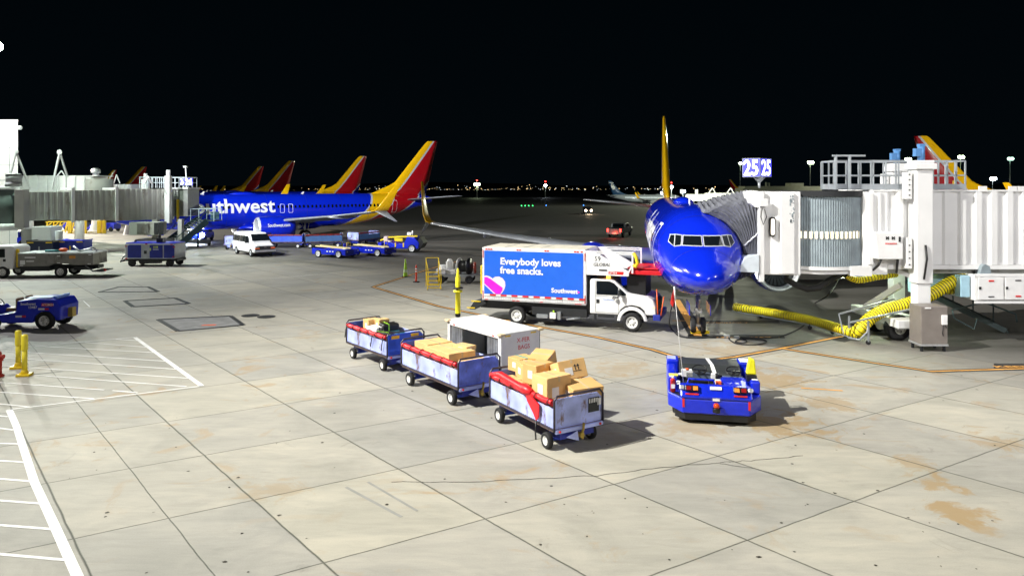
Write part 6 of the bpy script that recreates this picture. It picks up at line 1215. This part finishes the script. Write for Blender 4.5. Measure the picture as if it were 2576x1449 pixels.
# dark stair conveyor at the left bridge cab
t=thing('gate_stairs','dark steel stairway climbing to the left boarding bridge platform','stairs',(-33.2,74,0)); st_=mat('dark_teal_steel',(.03,.06,.06),.35,metal=.5)
k=M(); a0,a1=P(415,610,72.5),P(500,548,75); b0,b1=P(445,622,70.5),P(521,556,73)
k.bar(a0,a1,.12,.5); k.bar(b0,b1,.14,.6); k.build('stringer',st_,t,world=True)
k=M(); [k.bar(a0.lerp(a1,(i+.5)/12),b0.lerp(b1,(i+.5)/12),.28,.04) for i in range(12)]; k.build('stair_tread',m_gray,t,world=True)
k=M(); up=Vector((0,0,.95)); k.bar(a0+up,a1+up,.06); k.bar(b0+up,b1+up,.07); [k.bar(b0.lerp(b1,i/5),b0.lerp(b1,i/5)+up,.05) for i in range(6)]; k.build('handrail',st_,t,world=True)
pa=P(484,556,74); k=M(); w_=P(542,0,74).x-pa.x
k.bx(pa.x,pa.x+w_,73.6,75.6,pa.z-.05,pa.z+.05); k.build('top_platform',st_,t,world=True); k=M(); 
for x in(pa.x,pa.x+w_*.35,pa.x+w_*.7,pa.x+w_): 
    for y in(73.6,75.6): k.bar((x,y,pa.z),(x,y,pa.z+1.25),.06)
k.bar((pa.x,73.6,pa.z+1.25),(pa.x+w_,73.6,pa.z+1.25),.07); k.bar((pa.x+w_*.7,73.6,pa.z+.7),(pa.x+w_,73.6,pa.z+.7),.05); k.bar((pa.x,75.6,pa.z+1.25),(pa.x+w_,75.6,pa.z+1.25),.06); k.build('platform_cage',mat('pale_cage',(.35,.45,.45),.35,metal=.4),t,world=True)
k=M(); k.bx(pa.x+w_*.5,pa.x+w_*.9,75.55,75.58,pa.z+.1,pa.z+.9); k.build('cage_panel',mat('teal_panel',(.02,.07,.09),.4),t,world=True)
k=M(); k.bar((b0.x,b0.y,b0.z),(b0.x,b0.y,0.02),.14); k.bar((P(498,0,74).x,74,0),(P(498,0,74).x,74,pa.z),.12); k.build('leg',st_,t,world=True)
# headlit tug under the jet and a tow bar
p=G(505,606); t=thing('headlit_tug','tug with two glaring headlights under the side-on jet','tug',(p.x,p.y,0),R(-88))
k=M(); k.prism([(1.5,.35),(1.55,.8),(1.3,1.0),(.2,1.1),(.1,1.0),(-1.5,1.0),(-1.6,.35)],'y',-.95,.95); k.build('body',m_blue,t,bevel=.05); k=M(); k.bx(-1.4,-.2,-.8,.8,1.0,1.7); k.build('cabin',m_dark,t,bevel=.05)
for y in(-.62,.78): k=M(); k.sph((1.58,y,.78),.27,12,(.5,1,1)); k.build('headlight',e_head,t)
for y in(-.55,.6): k=M(); k.sph((1.6,y-.1,.33),.08,8,(.5,1,1)); k.build('lower_headlight',emat('small_head',(.8,.9,1),15),t)
for x in(-1,1):
    for sd in(-1,1): wheel(t,(x,sd*.85,.32),.32,.25,m_dark,ax=(0,sd,0),n=16)
lamp('headlight_beam',(p.x+.5,p.y-2.6,.9),1500,(.75,.88,1),.12,(p.x+3,p.y-14,0),75)
lamp('headlight_back_glow',(p.x,p.y-2.0,.9),180,(.6,.75,1),.2)
t=thing('tow_bar','long gray tow bar lying on the apron beside the dark stairs','tow bar',G(445,612)); k=M(); k.cyl(P(432,608,75.5),P(530,607,77),.22); k.build('bar_tube',m_gray,t,world=True); k=M(); [k.cyl((x,76.0,.14),(x,76.2,.14),.14,n=12) for x in(P(440,0,76).x,P(525,0,76).x)]; k.build('wheel',m_rubber,t,world=True)
# things on the bright apron beyond the left bridge
for i,(px,py,w,lab) in enumerate(((176,588,.25,'yellow guard post left of the white cone shaped leg'),(214,588,.2,'yellow guard post beside the white leg'),(250,588,.25,'yellow guard post right of the white leg'),(262,588,.22,'rightmost yellow guard post under the left bridge'))):
    q=G(px,py); t=thing('guard_post',lab,'bollard',q,0,'yellow guard posts under the left bridge'); k=M(); k.bx(-w,w,-.15,.15,0,1.75); k.build('post',m_yellow,t,bevel=.05); k=M(); k.bx(-w-.1,w+.1,-.25,.25,0,.06); k.build('foot_plate',m_gray,t)
t=thing('guard_kerb','pale concrete strip linking the yellow guard posts','kerb',G(218,588)); k=M(); k.bx(-2.3,2.1,.4,.8,0,.3); k.build('concrete_strip',m_bridge,t)
t=thing('bridge_leg','white flared bridge leg standing between yellow guard posts','bridge leg',G(230,585)); k=M(); k.lathe([(0,1.0),(.4,.7),(1.2,.5),(4.2,.45)],(0,1.0,0),(0,0,1),18); k.build('leg_shaft',m_white,t); k=M(); k.box((0,1,.06),(2.2,2.0,.12)); k.build('leg_footing',m_bridge,t)
t=thing('white_cone_marker','tall white cone shaped marker beside the louvred cooling unit','marker',G(322,590)); k=M(); k.lathe([(0,.62),(.1,.55),(1.9,.1),(2.0,.001)],(0,0,0),(0,0,1),18); k.build('cone_shell',m_white,t)
def small_tug(lab,px,py,rz,sc=1,mm=m_blue):
    q=G(px,py); t=thing('small_tractor',lab,'tractor',q,R(rz),'tractors under the left bridge'); k=M(); k.prism([(-1.5,.35),(-1.5,1.15),(-.3,1.2),(-.2,.7),(.5,.65),(.6,1.0),(1.5,.9),(1.5,.35)],'y',-.7,.7); k.build('body',mm,t,bevel=.05); k=M(); k.bx(-.1,.35,-.5,.5,.7,.85); k.bx(-.2,-.05,-.5,.5,.8,1.3); k.build('seat',m_black,t,bevel=.03); k=M(); k.bx(.7,1.2,-.705,-.7,.7,.85); k.build('white_plate',m_label,t)
    k=M(); k.tube([(.5+.05*math.cos(a),.15*math.cos(a),1.15+.12*math.sin(a)) for a in[2*PI*i/12 for i in range(12)]],.02,5,True); k.build('steering_wheel',m_black,t)
    for x in(-1.0,1.0):
        for sd in(-1,1): wheel(t,(x,sd*.68,.32),.32,.22,m_dark,ax=(0,sd,0),n=14)
    return t
s1=small_tug('blue tractor left of the first yellow guard post',192,580,12); s2=dup(s1,(*G(224,583).xy,0),R(-8),'blue tractor behind the white flared leg'); s3=dup(s1,(*G(272,582).xy,0),R(170),'dark blue tractor at the right of the guard posts'); s4=dup(s1,(*G(60,610).xy,0),R(20),'bright blue tractor behind the white cab truck'); s5=dup(s1,(*G(90,618).xy,0),R(185),'blue tractor in shade beside the bridge support box')
t=thing('yellow_lift_frame','jumble of yellow tubular lift frame under the left bridge','lift frame',G(148,585)); k=M(); rz_=random.Random(2)
for i in range(5): x=-1.8+i*.9; k.bar((x,0,0),(x+.25,0,1.5),.12); k.bar((x,0,.7),(x+.8,0,1.3),.1)
k.bar((-2,0,.25),(2.2,0,.25),.14); k.bar((-1.8,0,1.45),(2.2,0,1.5),.12); k.build('lift_tube',m_yellow,t); k=M(); [k.cyl((x,-.1,.18),(x,.1,.18),.18,n=12) for x in(-1.6,1.8)]; k.build('wheel',m_rubber,t)
t=thing('cable_bundle','tangle of black cables hanging under the left bridge','cable',P(360-0,560,69)); 
k=M()
for i in range(4): c=P(342+i*8,559,69.5); k.tube([c+Vector((-.4,0,0)),c+Vector((-.2,0,-.35-.05*i)),c+Vector((.1,0,-.45)),c+Vector((.35,0,-.1)),c+Vector((.4,0,.05))],.03,5)
k.build('hanging_loop',m_black,t,world=True)
# ------------------------------------------------------------------ pickup with lit tail lights
p=G(1548,598); t=thing('pickup_truck','silver pickup with glowing red tail lights driving away past the nose-on jet','pickup',(p.x+.9,p.y+2.2,0),R(66))
sv=mat('silver_paint',(.30,.31,.32),.35,metal=.3,coat=.4)
k=M(); k.prism([(-2.7,.5),(-2.7,1.12),(-.9,1.15),(-.7,1.7),(.7,1.72),(1.4,1.2),(2.6,1.08),(2.7,.5)],'y',-.92,.92); bd=k.build('body',sv,t,bevel=.08,seg=3); k=M(); k.bx(-2.6,-.85,-.8,.8,1.13,1.17); k.build('bed_cover',m_black,t); k=M(); k.quad((-.91,-.72,1.2),(-.91,.72,1.2),(-.72,.66,1.66),(-.72,-.66,1.66)); o=k.build('rear_window',m_glass,t); o.location=(-.03,0,0)
k=M(); [k.quad((-.6,sd*.925,1.2),(1.2,sd*.925,1.2),(.6,sd*.925,1.62),(-.55,sd*.925,1.62)) for sd in(-1,1)]; k.build('side_window',m_glass,t)
for y in(-.80,.80): k=M(); k.bx(-2.76,-2.68,y-.09,y+.09,.72,1.1); k.build('tail_light',e_red,t)
k=M(); k.bx(-2.85,-2.68,-.9,.9,.45,.62); k.build('rear_bumper',m_alu,t); k=M(); k.bx(-2.87,-2.85,-.18,.18,.48,.6); k.build('number_plate',m_label,t); k=M(); k.box((.9,-1.05,1.2),(.1,.2,.18)); k.box((.9,1.05,1.2),(.1,.2,.18)); k.build('mirror',m_chrome,t)
for x in(-1.7,1.7):
    for sd in(-1,1): wheel(t,(x,sd*.82,.37),.37,.22,m_alu,ax=(0,sd,0),n=16)
lamp('tail_light_glow',(p.x+.9-1.25,p.y-.75,.6),25,(1,.08,.04),.1)
# ------------------------------------------------------------------ light poles
def pole(lab,px,py,pyb,D,em,red=False,vis=True,heads=1,spread=.8,r=None,big=None):
    tp=P(px,py,D); g=gz(D); t=thing('light_pole',lab,'light pole',(tp.x,tp.y,g),0,'apron light poles far away'); r=r or D*.0011
    k=M(); h=tp.z-g; k.cyl((0,0,0),(0,0,h),r*.7,r*.4,n=8); k.build('mast',mat('pole_gray',(.3,.32,.3),.5),t)
    k=M(); k.bar((-spread*D*.004,0,h),(spread*D*.004,0,h),r*.6); k.build('crossarm',m_gray,t)
    for i in range(min(heads,2)): x=(i-(min(heads,2)-1)/2)*D*.0042; k=M(); k.sph((x,-.2,h-.1),big or D*(.0023 if heads>1 else .002),12); k.build('lamp',em,t)
    if red: k=M(); k.sph((0,0,h+D*.0055),D*.0011,8); k.build('warning_lamp',e_red,t)
    return t
pole('far pole with three white lamps and a red beacon right of the striped tails',1200,464,0,620,e_green,True,heads=2)
pole('far single lamp pole with a red beacon near the middle of the horizon',1372,467,0,640,e_cool,True)
pole('pole with cold lamp and red beacon just right of the nose-on jet fin',1689,470,0,300,e_cool,True)
pole('pole with greenish lamp just left of the gate 25 sign',1862,410,0,110,e_green,r=.06)
pole('bright greenish floodlight pole right of the gate 25 sign',2038,408,0,120,e_green,heads=2,r=.05)
pole('floodlight pole behind the roof railing, left one',2283,400,0,125,e_green,heads=2,r=.05)
pole('brightest floodlight pole behind the right end of the roof railing',2416,394,0,105,e_green,heads=3,r=.06)
pole('cold white lamp pole low above the right bridge roof',2497,449,0,170,e_head,heads=3,r=.06)
pole('tall slim lamp pole near the right edge of the photo',2541,399,0,180,emat('soft_cool',(.6,1,.8),6),heads=2,r=.2)
tt=pole('glaring floodlight at the upper left edge of the photo',-6,116,0,62,emat('glare_green',(.85,1,.85),70),heads=2,r=.12,big=.42)
lamp('edge_floodlight',(P(3,116,62).x+.4,61.0,P(3,116,62).z-.3),16000,(.8,1,.85),.3)
# ------------------------------------------------------------------ far pier at right
t=thing('far_boarding_bridge','far corrugated boarding bridge with roof frames behind the nose-on jet','boarding bridge',(0,320,gz(320))); D=320; off=t.location
xs=lambda px,D=320:(px-CX)/F*D
k=M(); x0,x1=xs(1775),xs(1900); ribbed(k,x0,x1,D,1,H-34*D/F+.0,H-14*D/F,1.6,.3); k.bx(x0,x1,D+.4,D+3,H-34*D/F,H-14*D/F); k.build('tunnel',m_bridge,t,world=True)
k=M(); 
for px in(1792,1838): A_=P(px,473,D); k.bar(A_,P(px-10,487,D),.35); k.bar(A_,P(px+8,487,D),.35)
k.build('lifting_frame',m_bridge,t,world=True); k=M(); k.bx(xs(1725),xs(1775),D-1,D+3,H-34*D/F,H-17*D/F); k.build('cab',m_bridge,t,world=True); k=M(); [k.cyl((xs(p),D,H-17*D/F),(xs(p),D,H-5*D/F),.7,n=10) for p in(1715,1752)]; k.build('lift_column',m_bridge,t,world=True)
k=M(); [k.cyl((xs(p),D+1,gz(D)),(xs(p),D+1,H-33*D/F),.5,n=8) for p in(1740,1800,1880)]; k.build('support_pillar',m_bridge_gray,t,world=True)
for px,py,lab in((1668,486,'small bright sign light left of the far white bridge'),(1718,482,'small cold lamp above the far bridge cab')):
    q=P(px,py,300); t=thing('pier_lamp',lab,'lamp',(q.x,q.y,gz(300))); k=M(); k.cyl((0,0,0),(0,0,q.z-gz(300)),.18,n=8); k.build('post',m_gray,t); k=M(); k.box((0,-.2,q.z-gz(300)),(2.0,.5,1.1)); k.build('lamp_panel',emat('pier_cool',(.6,.75,1),9),t)
t=thing('lit_panel_board','square glowing white board on the far pier','sign board',(xs(1736,300),300,gz(300))); k=M(); k.box((0,0,H-27*300/F-gz(300)),(3.6,.4,2.6)); k.build('board_face',emat('board_warm',(1,.93,.8),1.6),t); k=M(); [k.cyl((x,0,0),(x,0,4),.15,n=8) for x in(-1.2,1.2)]; k.build('board_post',m_gray,t)
# nearer pier roof peeking over the right bridge
t=thing('far_boarding_bridge','olive lit bridge roof seen between the canopy and the gate 25 sign','boarding bridge',(xs(1940,95),95,0)); D=95
k=M(); x0,x1=xs(1868,D),xs(2068,D); k.bx(x0,x1,D,D+3.2,3.2,H-2*D/F); k.bx(x0+.4,x1,D+.2,D+3,H-2*D/F,H+3*D/F); k.build('tunnel',mat('olive_lit_bridge',(.42,.44,.28),.6),t,world=True); k=M(); k.bx(xs(1990,D),xs(2022,D),D,D+2,H+3*D/F,H+11*D/F); k.bx(xs(1926,D),xs(1930,D),D,D+.2,H+3*D/F,H+13*D/F); k.bx(xs(1934,D),xs(1937,D),D,D+.2,H+3*D/F,H+12*D/F); k.build('roof_equipment',mat('olive_lit_bridge',(.42,.44,.28),.6),t,world=True)  # greenish lamp light on this roof is put into its olive colour
k=M(); [k.cyl((xs(p,D),D+1.5,0),(xs(p,D),D+1.5,3.2),.4,n=10) for p in(1880,2000)]; k.build('support_pillar',m_bridge_gray,t,world=True)
q=P(1478,512,170); t=thing('distant_vehicle','distant vehicle with warm headlights coming across the dark apron','vehicle',(q.x,q.y,0),R(-90)); k=M(); k.prism([(-2.2,.4),(-2.2,1.6),(.8,1.6),(1.2,1.0),(2.2,.95),(2.2,.4)],'y',-.9,.9); k.build('body',m_dark,t,bevel=.08); 
for y in(-.65,.65): k=M(); k.sph((2.25,y,.75),.26,10); k.build('headlight',emat('warm_head',(1,.75,.5),25),t)
for x in(-1.4,1.4):
    for sd in(-1,1): wheel(t,(x,sd*.8,.35),.35,.2,m_dark,ax=(0,sd,0),n=12)
lamp('distant_headlight_pool',(q.x,q.y-3,.8),500,(1,.7,.45),.1,(q.x,q.y-14,0),70)
